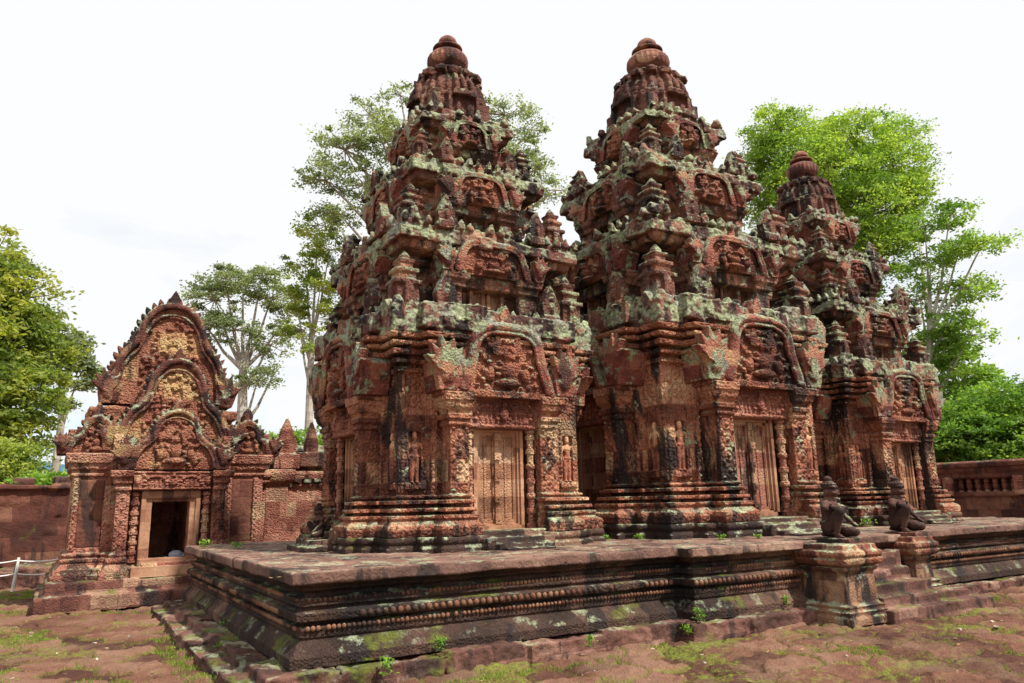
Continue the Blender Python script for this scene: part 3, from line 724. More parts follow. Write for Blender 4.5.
# ------------------------------------------------------------------ gate pavilion (gopura)
RND.seed(21)
gp = thing('gate_pavilion', 'carved pink stone gate pavilion with three stacked gables and dark open doorway', 'gate pavilion', (-.10, 8.3, 0))
m = MB()
for (x0, x1, y0, z0, z1) in ((-2.0, 2.1, -.70, 0, .21), (-1.88, 2.0, -.55, .19, .42)):
    x = x0
    while x < x1: l_ = rr(.35, .7); m.box(x, min(x+l_, x1)-.01, y0+rr(-.02, .02), 2.2, z0-.05, z1+rr(-.01, .01), .01); x += l_
link('plinth', bake(m, 'plinth', .022, W1), M['gopurabase'], gp)
GB = [(.40, .22), (.50, .22), (.51, .18), (.60, .18), (.61, .13), (.70, .06), (.72, .09), (.77, .09), (.775, .04), (.81, .04), (.815, .07), (.86, .07), (.87, .0)]
m = MB()
def gbay(x0, x1, y0, ztop, m=m, corn=True):
    m.prof(x0, x1, y0, 2.0, GB+[(ztop, 0)])
    if corn: m.prof(x0, x1, y0, 2.0, [(ztop-.42, 0), (ztop-.41, .04), (ztop-.36, .05), (ztop-.355, .02), (ztop-.30, .03), (ztop-.29, .07), (ztop-.22, .09), (ztop-.2, .05), (ztop-.18, .12), (ztop-.02, .15), (ztop, .13)])
# leave the doorway open: two side blocks, back wall, roof block
gbay(-1.60, -.95, .0, 2.60); gbay(.95, 1.68, .0, 2.60)
for sx in (-1, 1):
    m.prof(*sorted((sx*.86, sx*1.02)), -.12, 2.0, GB+[(2.95, 0)]); m.prof(*sorted((sx*.66, sx*.92)), -.16, 2.0, GB+[(2.3, 0)])
    m.prof(*sorted((sx*.70, sx*.92)), -.34, .3, [(.40, .18), (.52, .18), (.6, .12), (.68, .05), (.7, .08), (.76, .08), (.77, .03), (.82, .05), (.87, 0), (1.92, 0), (1.93, .04), (1.98, .04), (1.99, .015), (2.03, .02), (2.05, .06), (2.12, .07), (2.14, .04), (2.17, .11), (2.28, .13)], gl=.3 if sx > 0 else 1, gr=.3 if sx < 0 else 1)
    m.box(*sorted((sx*.40, sx*.72)), -.1, 2.0, .4, 2.3)
    # panels of the side bay
    c = sx*1.29
    for q in (-1, 1): m.box(c+q*.25-.045, c+q*.25+.045, -.05, .1, .9, 2.15)
    m.box(c-.3, c+.3, -.03, .1, .88, .95)
    link('panel', (lambda b: (b.box(c-.2, c+.2, -.02, .1, .95, 1.25, .004), b.box(c-.2, c+.2, -.014, .1, 1.257, 1.68, .004), b.box(c-.2, c+.2, -.018, .1, 1.687, 2.13, .004), bake(b, 'panel', .02, W0))[-1])(MB()), M['laterite'], gp)
    for q in (-1, 1): strip(m, c+q*.25, -.05, .92, 2.14, .05, .022)
    strip(m, sx*.94, -.12, .9, 2.9, .07, .024); strip(m, sx*.81, -.34, .9, 1.9, .085, .026)
    for q in range(9): m.ball(c-.4+.1*q, -.17, .50, .055, .06, .06)
m.box(-.75, .75, -.1, 2.0, 1.80, 2.5); m.box(-.95, .95, 1.7, 2.0, .4, 2.5); m.box(-.5, .5, -.35, 1.9, .35, .66)
link('wall', bake(m, 'wall', .0135, W2), M['gopura'], gp)
m = MB()
for sx in (-1, 1): m.box(*sorted((sx*.32, sx*.46)), -.22, .1, .66, 1.88); m.box(*sorted((sx*.42, sx*.50)), -.26, .1, .66, 1.90)
m.box(-.5, .5, -.26, .1, 1.78, 1.92); m.box(-.44, .44, -.2, .1, 1.72, 1.84); m.box(-.5, .5, -.3, .1, .60, .72); m.box(-.6, .6, -.42, -.1, .42, .60)
link('door_frame', bake(m, 'door_frame', .012, W0), M['gateframe'], gp)
for sx in (-1, 1):
    pr = [(.68, .075)]
    for k in range(7): z = .74+k*.17; pr += [(z, .055), (z+.07, .055), (z+.08, .075), (z+.13, .075), (z+.14, .055)]
    mm = MB(); mm.lathe(0, 0, pr, 12); link('colonette', mm.mesh('colonette'), M['lintel'], gp, (sx*.60, -.24, 0))
o = link('lintel', DA['lintel'], M['lintel'], gp, (0, -.34, 1.93)); o.scale = (1.1, 1, .76)
def gable(w, h, t, arch, y, z, leaf, naga, figs, x=0, band=.07):
    m = MB(); fm = MB(); pediment(m, fm, w, h, t, arch, 0, band=band, leaf=leaf, naga=naga, figs=figs)
    o = link('gable', bake(m, 'gable', .014, W0), M['gopuraped'], gp, (x, y, z)); link('arch_frame', bake(fm, 'arch_frame', .014, W1), M['gopuraframe'], o); return o
gable(.84, 1.14, .5, A_HIGH, -.36, 2.30, .09, .42, 3.2, band=.038)
gable(1.08, 1.86, .6, A_HIGH, .02, 2.66, .11, .28, 4.5, band=.05)
gable(1.06, 2.16, .5, A_BIG, .50, 3.58, .135, .28, 4.5, x=-.10, band=.055)
m = MB()
m.box(-1.05, .95, .1, 2.0, 2.5, 3.3); m.prof(-1.24, .98, .56, 2.0, [(3.0, 0), (3.05, .06), (3.12, .06), (3.14, .02), (3.2, .12), (3.3, .14), (3.32, .2), (3.46, .22), (3.5, .2)])
m.prof(-.9, .7, .8, 2.0, [(3.4, .1), (4.0, .05), (4.6, -.2), (5.0, -.5)])
link('roof', bake(m, 'roof', .022, W3), M['gopuraped'], gp)
for sx in (-1, 1):
    m = MB(); fm = MB(); pediment(m, fm, .52, .74, .5, A_GOP, 0, band=.045, leaf=.12, naga=.5, figs=.8)
    m.box(-.45, .45, .05, 1.9, 0, .45)
    o = link('half_gable', bake(m, 'half_gable', .016, W0), M['gopuraped'], gp, (sx*1.32+.03, .02, 2.58)); link('arch_frame', bake(fm, 'arch_frame', .016, W1), M['gopuraframe'], o)
m = MB(); m.box(1.6, 1.95, .9, 1.5, .3, 2.25); m.prof(1.6, 1.95, .85, 1.5, [(2.05, .02), (2.1, .06), (2.15, .04), (2.2, .1), (2.28, .1)])
link('side_wing', bake(m, 'side_wing', .022, W1), M['gopura'], gp)
m = MB(); m.ball(0, 0, .07, .13, .12, .08); m.ball(.12, .02, .05, .08, .08, .05); m.box(-.2, .2, -.1, .14, -.02, .03)
o = link('plastic_bundle', bake(m, 'plastic_bundle', .012, W0), simple('pale_sheet', (.42, .48, .55)), None, (.1, 8.6, .68)); tag(o, 'small pale bundle on the floor just inside the dark gate doorway', 'bundle')

# second pavilion between the gate and the nearest tower
RND.seed(33)
g2 = thing('side_shrine', 'low pink stone building with pointed leaf finial between gate and nearest tower', 'shrine', (2.75, 11.0, 0))
m = MB(); m.prof(-1.0, 4.5, 0, 2.5, [(.2, .2), (.5, .2), (.52, .12), (.7, .12), (.75, 0), (2.0, 0), (2.02, .05), (2.1, .06), (2.11, .02), (2.2, .04), (2.22, .12), (2.34, .15), (2.4, .12)])
m.box(-.45, -.25, -.08, .2, .6, 2.1); m.box(.9, 1.1, -.08, .2, .6, 2.1)
link('wall', bake(m, 'wall', .03, W1), M['gopura'], g2)
m = MB(); m.prof(-.7, 4.3, .25, 2.3, [(2.35, .05), (2.6, .05), (2.62, .0), (2.9, -.12), (3.0, -.3), (3.1, -.5)])
for x in np.arange(-.6, 4.2, .32): m.box(x-.13, x+.13, .1, .4, 2.35, 2.62+rr(-.1, .12), .02)
link('roof', bake(m, 'roof', .03, W3), M['tier'], g2)
for x, h in ((.02, .95), (.62, .85), (1.25, .7)):
    m = MB(); m.leaf(0, 0, math.pi/2, h, .24 if h > .9 else .16, -.12, .12); m.box(-.3, .3, -.16, .16, -.25, .1, .02); m.ball(0, -.06, .3, .13, .12, .3)
    link('finial', bake(m, 'finial', .02, W1), M['gopura'] if h > .9 else M['crown'], g2, (x-.05, .1, 2.72+(.95-h)*.3))
m = MB()
for x in np.arange(-.5, 4.2, .24): m.leaf(x, 2.6, math.pi/2, rr(.14, .26), .1, -.02, .1); m.box(x-.1, x+.08, -.12, .0, 2.12, 2.34+rr(-.03, .03), .01)
link('cornice', bake(m, 'cornice', .02, W1), M['cornice'], g2)
m = MB(); m.box(-.7, -.2, -.9, 0, .2, 2.3); m.prof(-.75, -.15, -.95, 0, [(2.1, 0), (2.16, .05), (2.3, .1), (2.4, .08)])
link('side_wall', bake(m, 'side_wall', .03, W1), M['gopura'], g2)

# ------------------------------------------------------------------ enclosure walls
RND.seed(41)
m = MB()
for r in range(6):
    x = -34.
    while x < -1.2:
        l_ = rr(.45, .8); m.box(x, x+l_-.014, -.35+rr(-.02, .02), .35, .30*r, .30*(r+1)-.012, .01); x += l_
x = -34.
while x < -1.2: l_ = rr(.5, .9); m.box(x, x+l_-.02, -.45, .45, 1.8, 1.93+rr(-.02, .03), .02); x += l_
o = link('enclosure_wall', bake(m, 'enclosure_wall', .04, W1), M['laterite'], None, (0, 15.0, .3)); tag(o, 'plain brown laterite block wall left of the gate pavilion', 'wall')
m = MB()
for x in (-2.6, -1.75, -4.3): m.box(x-.25, x+.2, 14.7, 15.3, 2.2, 2.42, .03)
x = -20.
while x < -2.0: l_ = rr(.3, .7); m.box(x, x+l_, 13.2+rr(-.1, .1), 14.7, -.1, .34+rr(-.1, .08), .05); x += l_
o = link('rubble_kerb', bake(m, 'rubble_kerb', .035, W3), M['course'], None); tag(o, 'rough mossy stone kerb along the foot of the left wall', 'kerb')

wr = thing('balustered_wall', 'dark wall with baluster windows at the right edge, behind the platform', 'wall', (20.5, 0, 0))
m = MB(); m.M = Matrix.Rotation(-math.pi/2, 4, 'Z')       # local x -> -Y, front (-y) -> -X
# wall runs along world Y from 9 to -8 ; local x = -Y
def wspan(a, b): return (-b, -a)
x0, x1 = -9.5, 9.
m.box(x0, x1, 0, .8, -.1, 1.55)
m.box(x0, x1, .35, .8, 1.5, 2.1); m.prof(x0, x1, .0, .8, [(1.92, 0), (1.96, .05), (2.02, .05), (2.04, .0), (2.1, .08), (2.2, .12), (2.24, .1), (2.25, .18), (2.36, .2), (2.42, .1)])
m.box(x0, x1, -.06, .2, .0, .5); m.box(x0, x1, -.05, .2, 1.42, 1.56)
for yy in np.arange(-8., 9., 2.25): m.box(-yy-.29, -yy+.29, -.03, .5, .5, 2.0)
link('wall_body', bake(m, 'wall_body', .03, W1), M['laterite'], wr)
for yy in np.arange(-8., 9., 2.25):
    for q in (-1, 1):
        m = MB(); m.box(-.05, .12, -.13, .13, 1.46, 1.98, .01); link('pilaster', bake(m, 'pilaster', .03, W0), M['lintel'], wr, (-.10, yy+q*.16, 0))
bm_ = MB(); bm_.lathe(0, 0, [(1.54, .07), (1.6, .07), (1.62, .045), (1.68, .07), (1.74, .075), (1.8, .05), (1.83, .07), (1.92, .06), (1.94, .07)], 10); BME = bm_.mesh('baluster')
for yy in np.arange(-1.25, 8., 2.25):
    for q in range(7): link('baluster', BME, M['lintel'], wr, (.16, yy+.29+.12+q*.24, 0))

# rope barrier
wm = simple('white_paint', (.72, .70, .66), .6)
rb = thing('rope_barrier', 'low white rope barrier on posts before the left wall', 'barrier', (-2.4, 12.3, .15))
for x, ln in ((-2.55+2.4, .06), (-3.25+2.4, .03), (-4.6+2.4, -.03), (-1.7+2.4, .02)):
    mm = MB(); mm.rod((0, 0, -.25), (ln, 0, .50), .03, .028); link('post', mm.mesh('post'), wm, rb, (x, 0, 0))
for z in (.17, .44):
    mm = MB()
    P = [(-2.2, z), (-.85, z), (-.15+.03, z), (.75, z)]
    for (a, za), (b, zb) in zip(P[:-1], P[1:]):
        for i in range(8):
            u0_, u1_ = i/8, (i+1)/8; sg = lambda u: -.10*(b-a)*4*u*(1-u)*.5
            mm.rod((a+(b-a)*u0_, 0, za+sg(u0_)), (a+(b-a)*u1_, 0, zb+sg(u1_)), .014)
    link('rope', mm.mesh('rope'), wm, rb)

# ------------------------------------------------------------------ ground
rng = np.random.default_rng(4)
def slabs(X, Y, cx=.55, cy=.42):
    """jittered brick-like cells: distance to the joint, random value per slab"""
    row = np.floor(Y/cy); Xs = X+((row % 2)*.5+0.)*cx
    i0 = np.floor(Xs/cx); d1 = np.full(X.shape, 9.); d2 = np.full(X.shape, 9.); idv = np.zeros(X.shape)
    for di in (-1, 0, 1):
        for dj in (-1, 0, 1):
            r = row+dj; xs = X+((r % 2)*.5)*cx; i = np.floor(xs/cx)+di
            h = np.sin(i*127.1+r*311.7)*43758.5453; h -= np.floor(h); k = np.sin(i*269.5+r*183.3)*43758.5453; k -= np.floor(k)
            px = (i+.5+(h-.5)*.55)*cx-((r % 2)*.5)*cx; py = (r+.5+(k-.5)*.5)*cy
            d = np.hypot((X-px)/cx, (Y-py)/cy); m_ = d < d1
            d2 = np.where(m_, d1, np.minimum(d2, d)); idv = np.where(m_, h, idv); d1 = np.where(m_, d, d1)
    return d2-d1, idv
def vnoise(X, Y, s, seed=0):
    o = np.zeros(X.shape); 
    x = X*s+seed*17.3; y = Y*s+seed*7.7; xi = np.floor(x); yi = np.floor(y); u = x-xi; v = y-yi; u = u*u*(3-2*u); v = v*v*(3-2*v)
    def H(a, b): h = np.sin(a*12.9898+b*78.233+seed)*43758.5453; return h-np.floor(h)
    return (H(xi, yi)*(1-u)+H(xi+1, yi)*u)*(1-v)+(H(xi, yi+1)*(1-u)+H(xi+1, yi+1)*u)*v
def ground_h(X, Y):
    e, idv = slabs(X+.10*vnoise(X, Y, 2.3, 1), Y+.10*vnoise(X, Y, 2.3, 2))
    jt = np.clip(e/.16, 0, 1)
    z = -.14+.09*np.clip(e/.10, 0, 1)**.5+.06*(idv-.5)+.03*(vnoise(X, Y, 1.1, 3)-.5)+.035*(vnoise(X, Y, 5, 4)-.5)+.034*(vnoise(X, Y, 9, 5)-.5)+.02*(vnoise(X, Y, 19, 7)-.5)+.01*(vnoise(X, Y, 30, 6)-.5)
    return z, jt, idv
gg = NG('worn_laterite_ground'); ge = gg.n('NewGeometry'); pos = ge.outputs['Position']
aj = gg.n('Attribute', attribute_name='joint'); ai = gg.n('Attribute', attribute_name='slab')
n1 = gg.noise(pos, 1.2, 6, .65); n2 = gg.noise(pos, 9, 6, .75); n3 = gg.noise(pos, 60, 3, .7)
v = gg.math('ADD', gg.math('MULTIPLY', ai.outputs['Fac'], .30), gg.math('ADD', gg.math('MULTIPLY', n1, .5), gg.math('MULTIPLY', n2, .25)))
base = gg.ramp(v, [(.28, (.05, .023, .016)), (.43, (.13, .056, .038)), (.57, (.25, .112, .072)), (.78, (.41, .235, .155))])
base = gg.mix(.6, base, gg.ramp(n3, [(.3, .6), (.7, 1.3)]), 'MULTIPLY')
base = gg.mix(gg.ramp(aj.outputs['Fac'], [(.05, .8), (.40, 0.)]), base, (.055, .035, .025)); sand = gg.ramp(gg.noise(pos, .9, 5, .6), [(.50, 0.), (.62, 1.)]); base = gg.mix(gg.math('MULTIPLY', sand, .5), base, (.36, .22, .14))
mossm = gg.math('MULTIPLY', gg.ramp(aj.outputs['Fac'], [(.15, 1.), (.75, .0)]), gg.ramp(gg.noise(pos, .8, 4, .6), [(.40, 0.), (.52, 1.)]))
mossm = gg.math('MAXIMUM', mossm, gg.ramp(gg.math('ADD', gg.math('MULTIPLY', gg.noise(pos, .7, 3, .5), .6), gg.math('MULTIPLY', n2, .42)), [(.55, 0.), (.61, 1.)]))
base = gg.mix(gg.math('MULTIPLY', gg.math('MULTIPLY', mossm, gg.ramp(gg.noise(pos, 26, 4, .7), [(.38, .15), (.56, 1.)])), .9), base, gg.ramp(n3, [(.3, (.12, .16, .02)), (.7, (.34, .42, .05))]))
gg.l(base, gg.b.inputs['Base Color']); gg.b.inputs['Roughness'].default_value = .95
h = gg.math('ADD', gg.math('MULTIPLY', n2, .10), gg.math('MULTIPLY', n3, .030)); bp = gg.n('Bump', _Strength=1., _Distance=1.); gg.l(h, bp.inputs['Height']); gg.l(bp.outputs[0], gg.b.inputs['Normal'])
def axis(a, b, st, far):
    g = list(np.arange(a, b, st)); d = st; x = g[0]; lft = []
    while x > -far: d *= 1.25; x -= d; lft.append(x)
    d = st; x = g[-1]; rgt = []
    while x < far: d *= 1.25; x += d; rgt.append(x)
    return np.array(lft[::-1]+g+rgt)
gx = axis(-5.0, 14.0, .028, 600); gy = axis(-4.8, 9.0, .028, 600)
X, Y = np.meshgrid(gx, gy); Z, JT, ID = ground_h(X, Y)
fade = np.clip((np.maximum(np.abs(X-4.5)-11, np.abs(Y-2.5)-9))/6, 0, 1); Z = Z*(1-fade)-.06*fade
nx, ny = len(gx), len(gy); V = np.stack([X, Y, Z], -1).reshape(-1, 3)
I = np.arange(nx*ny).reshape(ny, nx); Q = np.stack([I[:-1, :-1], I[:-1, 1:], I[1:, 1:], I[1:, :-1]], -1).reshape(-1, 4)
def fastmesh(name, V, Q, attrs=None, smooth=True):
    me = bpy.data.meshes.new(name); k = Q.shape[1]
    me.vertices.add(len(V)); me.vertices.foreach_set('co', V.astype(np.float32).ravel())
    me.loops.add(Q.size); me.loops.foreach_set('vertex_index', Q.astype(np.int32).ravel())
    me.polygons.add(len(Q)); me.polygons.foreach_set('loop_start', np.arange(0, Q.size, k, dtype=np.int32)); me.polygons.foreach_set('loop_total', np.full(len(Q), k, dtype=np.int32))
    if smooth: me.polygons.foreach_set('use_smooth', np.ones(len(Q), bool))
    for n_, (dom, val) in (attrs or {}).items():
        a = me.attributes.new(n_, 'FLOAT', dom); a.data.foreach_set('value', val.astype(np.float32).ravel())
    me.update(calc_edges=True); me.validate(); return me
o = link('ground', fastmesh('ground', V, Q, {'joint': ('POINT', JT), 'slab': ('POINT', ID)}), gg.m); o['kind'] = 'structure'

# grass blades and low weeds
gm = leafmat('grass_blade', (.10, .15, .02), (.17, .26, .03), (.30, .38, .06), 3, .3)
def blades(pts, hgt, per, spread):
    V = []; Q = []; T = []
    for (x, y, z) in pts:
        for k in range(per):
            a = rng.uniform(0, 6.28); r = spread*rng.random()**.7; bx, by = x+r*math.cos(a), y+r*math.sin(a)
            h = hgt*rng.uniform(.5, 1.3); b = rng.uniform(0, 6.28); wd = h*.13; ln = h*rng.uniform(.1, .9); i = len(V)
            dx, dy = math.cos(b)*wd, math.sin(b)*wd; lx, ly = -math.sin(b)*ln, math.cos(b)*ln
            V += [(bx-dx, by-dy, z-.01), (bx+dx, by+dy, z-.01), (bx+dx*.7+lx*.5, by+dy*.7+ly*.5, z+h*.65), (bx-dx*.7+lx*.5, by-dy*.7+ly*.5, z+h*.65)]
            V += [(bx+lx, by+ly, z+h*.9)]
            Q += [(i, i+1, i+2, i+3), (i+3, i+2, i+4, i+4)]; T += [rng.random()]*2
    return V, Q, T
n = 110000; px = rng.uniform(-5, 13, n); py = rng.uniform(-4.5, 12.5, n)
zz, jt, _ = ground_h(px, py); dn = vnoise(px, py, .8, 9)*.6+vnoise(px, py, 2.4, 8)*.4
inside = (px > -.35) & (px < 16) & (py > -.4) & (py < 7) | ((px > 4.6) & (px < 9.6) & (py > -1.1) & (py < 0)) | ((py > 7.5) & (px > -2.2))
edge = ((px > -.75) & (px < -.4) & (py < 7)) | ((py > -.62) & (py < -.42) & (px < 4.8)) | ((px > 9.6) & (py > -.7)) | ((py > 11) & (px < -1.5))
keep = (~inside) & (((jt < .35) & (dn > .56)) | (dn > .72) | (edge & (dn > .40)))
P = np.stack([px, py, zz], -1)[keep]; print('tufts', len(P))
V_, Q_, T_ = blades(P[:16000], .024, 8, .06)
me = bpy.data.meshes.new('grass'); me.from_pydata(V_, [], [q if q[2] != q[3] else q[:3] for q in Q_]); a = me.attributes.new('tint', 'FLOAT', 'FACE'); a.data.foreach_set('value', T_)
o = link('grass', me, gm); tag(o, 'short yellow green grass and moss in the paving joints', 'grass', kind='stuff')
cm = MB(); RND.seed(77)
for _ in range(260):
    x, y = rr(-4, 12), rr(-4, 9)
    if -.6 < x < 16 and -.5 < y < 7 or y > 7.4: continue
    zc = float(ground_h(np.array([x]), np.array([y]))[0][0]); r_ = rr(.008, .022); cm.M = Matrix.Translation((x, y, zc+r_*.3)) @ Matrix.Rotation(rr(0, 6), 4, 'Z'); cm.box(-r_, r_, -r_*.7, r_*.7, -r_*.4, r_*.5, r_*.3)
o = link('gravel', cm.mesh('gravel'), simple('pale_chips', (.42, .34, .27), .9, .5, 3)); tag(o, 'pale stone chips scattered over the laterite ground', 'gravel', kind='stuff')
V_ = []; Q_ = []; RND.seed(78)
for _ in range(900):
    x, y = rr(-4.5, 12), rr(-4.2, 9)
    if -.5 < x < 16.6 and -.45 < y < 6.9: zc = HP+.02
    elif y > 7.3: continue
    else: zc = float(ground_h(np.array([x]), np.array([y]))[0][0])+.012
    if zc > .5 and RND.random() < .75: continue
    a = rr(0, 6.28); l_ = rr(.012, .03); c_, t_ = math.cos(a)*l_, math.sin(a)*l_; i = len(V_)
    V_ += [(x-c_, y-t_, zc), (x-t_*.4, y+c_*.4, zc+rr(0, .008)), (x+c_, y+t_, zc+rr(0, .012)), (x+t_*.4, y-c_*.4, zc)]; Q_.append([i, i+1, i+2, i+3])
me = bpy.data.meshes.new('leaf_litter'); me.from_pydata(V_, [], Q_); o = link('leaf_litter', me, simple('dry_leaf', (.30, .20, .09), .8, .6, 8)); tag(o, 'dry fallen leaves scattered over ground and platform', 'leaf litter', kind='stuff')
def weed_mesh(seed, s=1., n=46):
    r = random.Random(seed); V = []; F = []
    for k in range(n):
        a = r.uniform(0, 6.28); h = s*r.uniform(.01, .12); l_ = s*r.uniform(.015, .05); c, t = math.cos(a), math.sin(a); w_ = s*.009; i = len(V); ox, oy = r.gauss(0, .025), r.gauss(0, .025); k0 = h*.6
        V += [(ox, oy, k0), (ox+c*l_*.5-t*w_, oy+t*l_*.5+c*w_, h), (ox+c*l_, oy+t*l_, h*.9), (ox+c*l_*.5+t*w_, oy+t*l_*.5-c*w_, h)]; F.append([i, i+1, i+2, i+3])
    me = bpy.data.meshes.new('weed'); me.from_pydata(V, [], F); a = me.attributes.new('tint', 'FLOAT', 'FACE'); a.data.foreach_set('value', [r.random() for _ in F]); return me
wmat = leafmat('weed_leaf', (.08, .16, .02), (.14, .28, .03), (.26, .42, .06), 3, .35)
WM = [weed_mesh(k) for k in range(4)]
def onz(px, py, z):
    d = fw + (px-512)/F_PX*rt - (py-341.5)/F_PX*up
    return CAM + d*((z-CAM.z)/d.z)
def ony(px, py, y):
    d = fw + (px-512)/F_PX*rt - (py-341.5)/F_PX*up
    return CAM + d*((y-CAM.y)/d.y)
weeds = [('z', 205, 549, HP, 2.0, 'grass tuft on the platform top near its far left corner'), ('z', 237, 550, HP, 1.6, 'grass tuft on the platform top between left corner and small statue'),
    ('z', 226, 628, .13, 1.5, 'weed on the left foundation ledge of the platform, midway'), ('z', 191, 603, .13, 1.2, 'weed at the far left end of the platform ledge'),
    ('z', 222, 650, .05, 1.2, 'weed on the lower left ledge near the platform corner'), ('y', 441, 652, -.12, 1.5, 'fern sprouting from the platform foot under the nearest door'),
    ('y', 386, 676, -.25, 1.8, 'weed at the platform foot nearest the camera corner'), ('y', 700, 622, -.35, 1.8, 'weed where the platform steps forward'),
    ('y', 688, 635, -.5, 1.3, 'weed on the ground below the forward platform step'), ('y', 787, 606, -.3, 1.4, 'weed left of the larger pedestal'), ('y', 590, 648, -.3, 1.4, 'weed at the platform foot under the gap between towers'),
    ('z', 606, 541, HP, 1.3, 'tuft beside the left foot of the tallest tower'), ('z', 640, 541, HP, 1.4, 'leafy tuft before the corner plinth of the tallest tower'), ('z', 722, 541, HP, 1.3, 'tuft beside the front step of the tallest tower'),
    ('z', 868, 527, HP, 2.2, 'long grass tuft on the platform behind the two statues'), ('z', 110, 603, 0, 2.0, 'leafy weed at the foot of the gate pavilion'), ('z', 64, 606, 0, 1.3, 'low weed at the left foot of the gate pavilion'),
    ('z', 758, 540, HP, 1.2, 'tiny weed at the tallest tower step, right side')]
for i, (kd, a_, b_, c_, s_, lab) in enumerate(weeds):
    p = onz(a_, b_, c_) if kd == 'z' else ony(a_, b_, c_)
    o = link('weed', WM[i % 4], wmat, None, p, i*1.3); s_ *= .8; o.scale = (s_,)*3 if kd == 'y' else (s_*1.2, s_*1.2, s_*.8); tag(o, lab, 'weed', 'weeds growing on stone')

# ------------------------------------------------------------------ trees
bark_pale = stone('pale_bark', [(.22, .18, .15), (.30, .26, .22), (.38, .34, .29), (.44, .40, .35), (.5, .46, .4)], 0, -.5, .1, 0, joints=False)
bark = stone('brown_bark', [(.05, .04, .03), (.09, .07, .05), (.13, .10, .075), (.17, .14, .10), (.2, .17, .13)], 0, -.5, .1, 0, joints=False)
def tree(label, base, trunk_top, clumps, lm, bk, n_leaf, size, tr=.22, group='trees beyond the temple', seed=1, pad=.34, flat=.45, kind='tree', name='broadleaf_tree', lean=None):
    """trunk, limbs to every clump and leaves gathered in twig pads; clumps: (centre, radius x/y, radius z)"""
    g = np.random.default_rng(seed)
    t = thing(name, label, kind, tuple(base), 0, group); base = Vector(base)
    m = MB(); m.M = Matrix.Translation(-base)
    top = Vector(trunk_top); pts = []
    for i in range(9):
        u = i/8; p = base.lerp(top, u)+Vector((math.sin(u*5+seed), math.cos(u*4+seed*2), 0))*tr*.8*u*(1-u)*2; pts.append((p, tr*(1.25-.65*u) if i else tr*1.7))
    for (a, ra), (b, rb) in zip(pts[:-1], pts[1:]): m.rod(a, b, ra, rb, 9)
    leaves = []; tot = sum(c[1]**2*c[2]**.5 for c in clumps)
    for (c, R, Rz) in clumps:
        c = Vector(c); s_ = pts[min(8, max(3, int(8*min(1, max(.35, (c.z-base.z)/(max(.1, top.z-base.z))-.25)))))][0]
        mid = s_.lerp(c, .5)+Vector((0, 0, -.08*(c-s_).length)); q = [s_, s_.lerp(mid, .5), mid, mid.lerp(c, .6)+Vector((0, 0, .05*R)), c]
        for j in range(4): m.rod(q[j], q[j+1], tr*(.42-.09*j), tr*(.33-.09*j), 6)
        k = max(4, int(n_leaf*(R**2*Rz**.5)/tot)); npad = max(3, k//70)
        th = g.uniform(0, 2*np.pi, npad); ph = np.arccos(g.uniform(-1, 1, npad)); rad = g.uniform(.35, 1., npad)**.6
        P = np.stack([R*rad*np.sin(ph)*np.cos(th), R*rad*np.sin(ph)*np.sin(th), Rz*rad*np.cos(ph)], -1)+np.array(c)
        for j in range(min(npad, 40)):
            if j % 2 == 0: m.rod(c.lerp(Vector(P[j]), 0.), P[j], tr*.10, tr*.03, 4)
        n_ = k//npad+1; cc = np.repeat(P, n_, 0); pad_j = np.repeat(g.uniform(.55, 1.5, npad), n_)[:, None]; sc_ = g.normal(0, 1, cc.shape)*np.array([pad, pad, pad*flat])*.6*pad_j
        leaves.append(np.concatenate([cc+sc_, np.repeat(g.random(npad), n_)[:, None]], 1))
    link('trunk', m.mesh('trunk'), bk, t)
    Lf = np.concatenate(leaves); n = len(Lf); C = Lf[:, :3]-np.array(base)
    Lf[:, 3] = np.clip(Lf[:, 3]*.75+g.random(n)*.35, 0, 1); a = g.normal(0, 1, (n, 3)); a[:, 2] *= .6; a /= np.linalg.norm(a, axis=1)[:, None]; b = np.cross(a, g.normal(0, 1, (n, 3))); b /= np.linalg.norm(b, axis=1)[:, None]
    s_ = size*g.uniform(.6, 1.25, n)[:, None]; V = np.stack([C-a*s_, C-b*s_*.45, C+a*s_, C+b*s_*.45], 1).reshape(-1, 3)
    link('crown', fastmesh('crown', V, np.arange(4*n).reshape(-1, 4), {'tint': ('FACE', Lf[:, 3])}, False), lm, t)
    return t
L_yel = leafmat('leaf_yellow_green', (.09, .14, .04), (.21, .28, .06), (.42, .42, .08), trans=.5)
L_ygr = leafmat('leaf_fresh_green', (.08, .13, .03), (.22, .30, .06), (.42, .46, .10), trans=.5)
L_grey = leafmat('leaf_grey_green', (.12, .16, .10), (.22, .27, .15), (.34, .39, .20), trans=.5)
L_mid = leafmat('leaf_mid_green', (.08, .16, .035), (.19, .33, .06), (.38, .52, .12), trans=.5)
L_low = leafmat('leaf_lower_green', (.05, .11, .02), (.14, .27, .04), (.32, .46, .09), trans=.45)
L_bri = leafmat('leaf_bright_green', (.07, .15, .03), (.23, .37, .06), (.46, .56, .12), trans=.5)
def C_(px, py, D, R, Rz=None): return (at(px, py, D), R, Rz or R*.8)
def gz(px, D, z=-.1):
    p = at(px, 500, D); return Vector((p.x, p.y, z))
tree('large yellow green tree behind the wall at the left edge', gz(-25, 32), at(0, 330, 32), [C_(-11, 265, 32, 1.7), C_(-61, 300, 32, 3), C_(14, 300, 31, 1.5), C_(-36, 345, 31, 2.6), C_(29, 350, 31, 1.5, 1.3), C_(14, 400, 30, 1.7), C_(-36, 400, 30, 2.3), C_(-1, 445, 30, 1.4, 1.0), C_(44, 385, 31, 1.0, .8), C_(-56, 440, 30, 2), C_(19, 330, 31, 1.4)], L_yel, bark, 60000, .105, .35, seed=2)
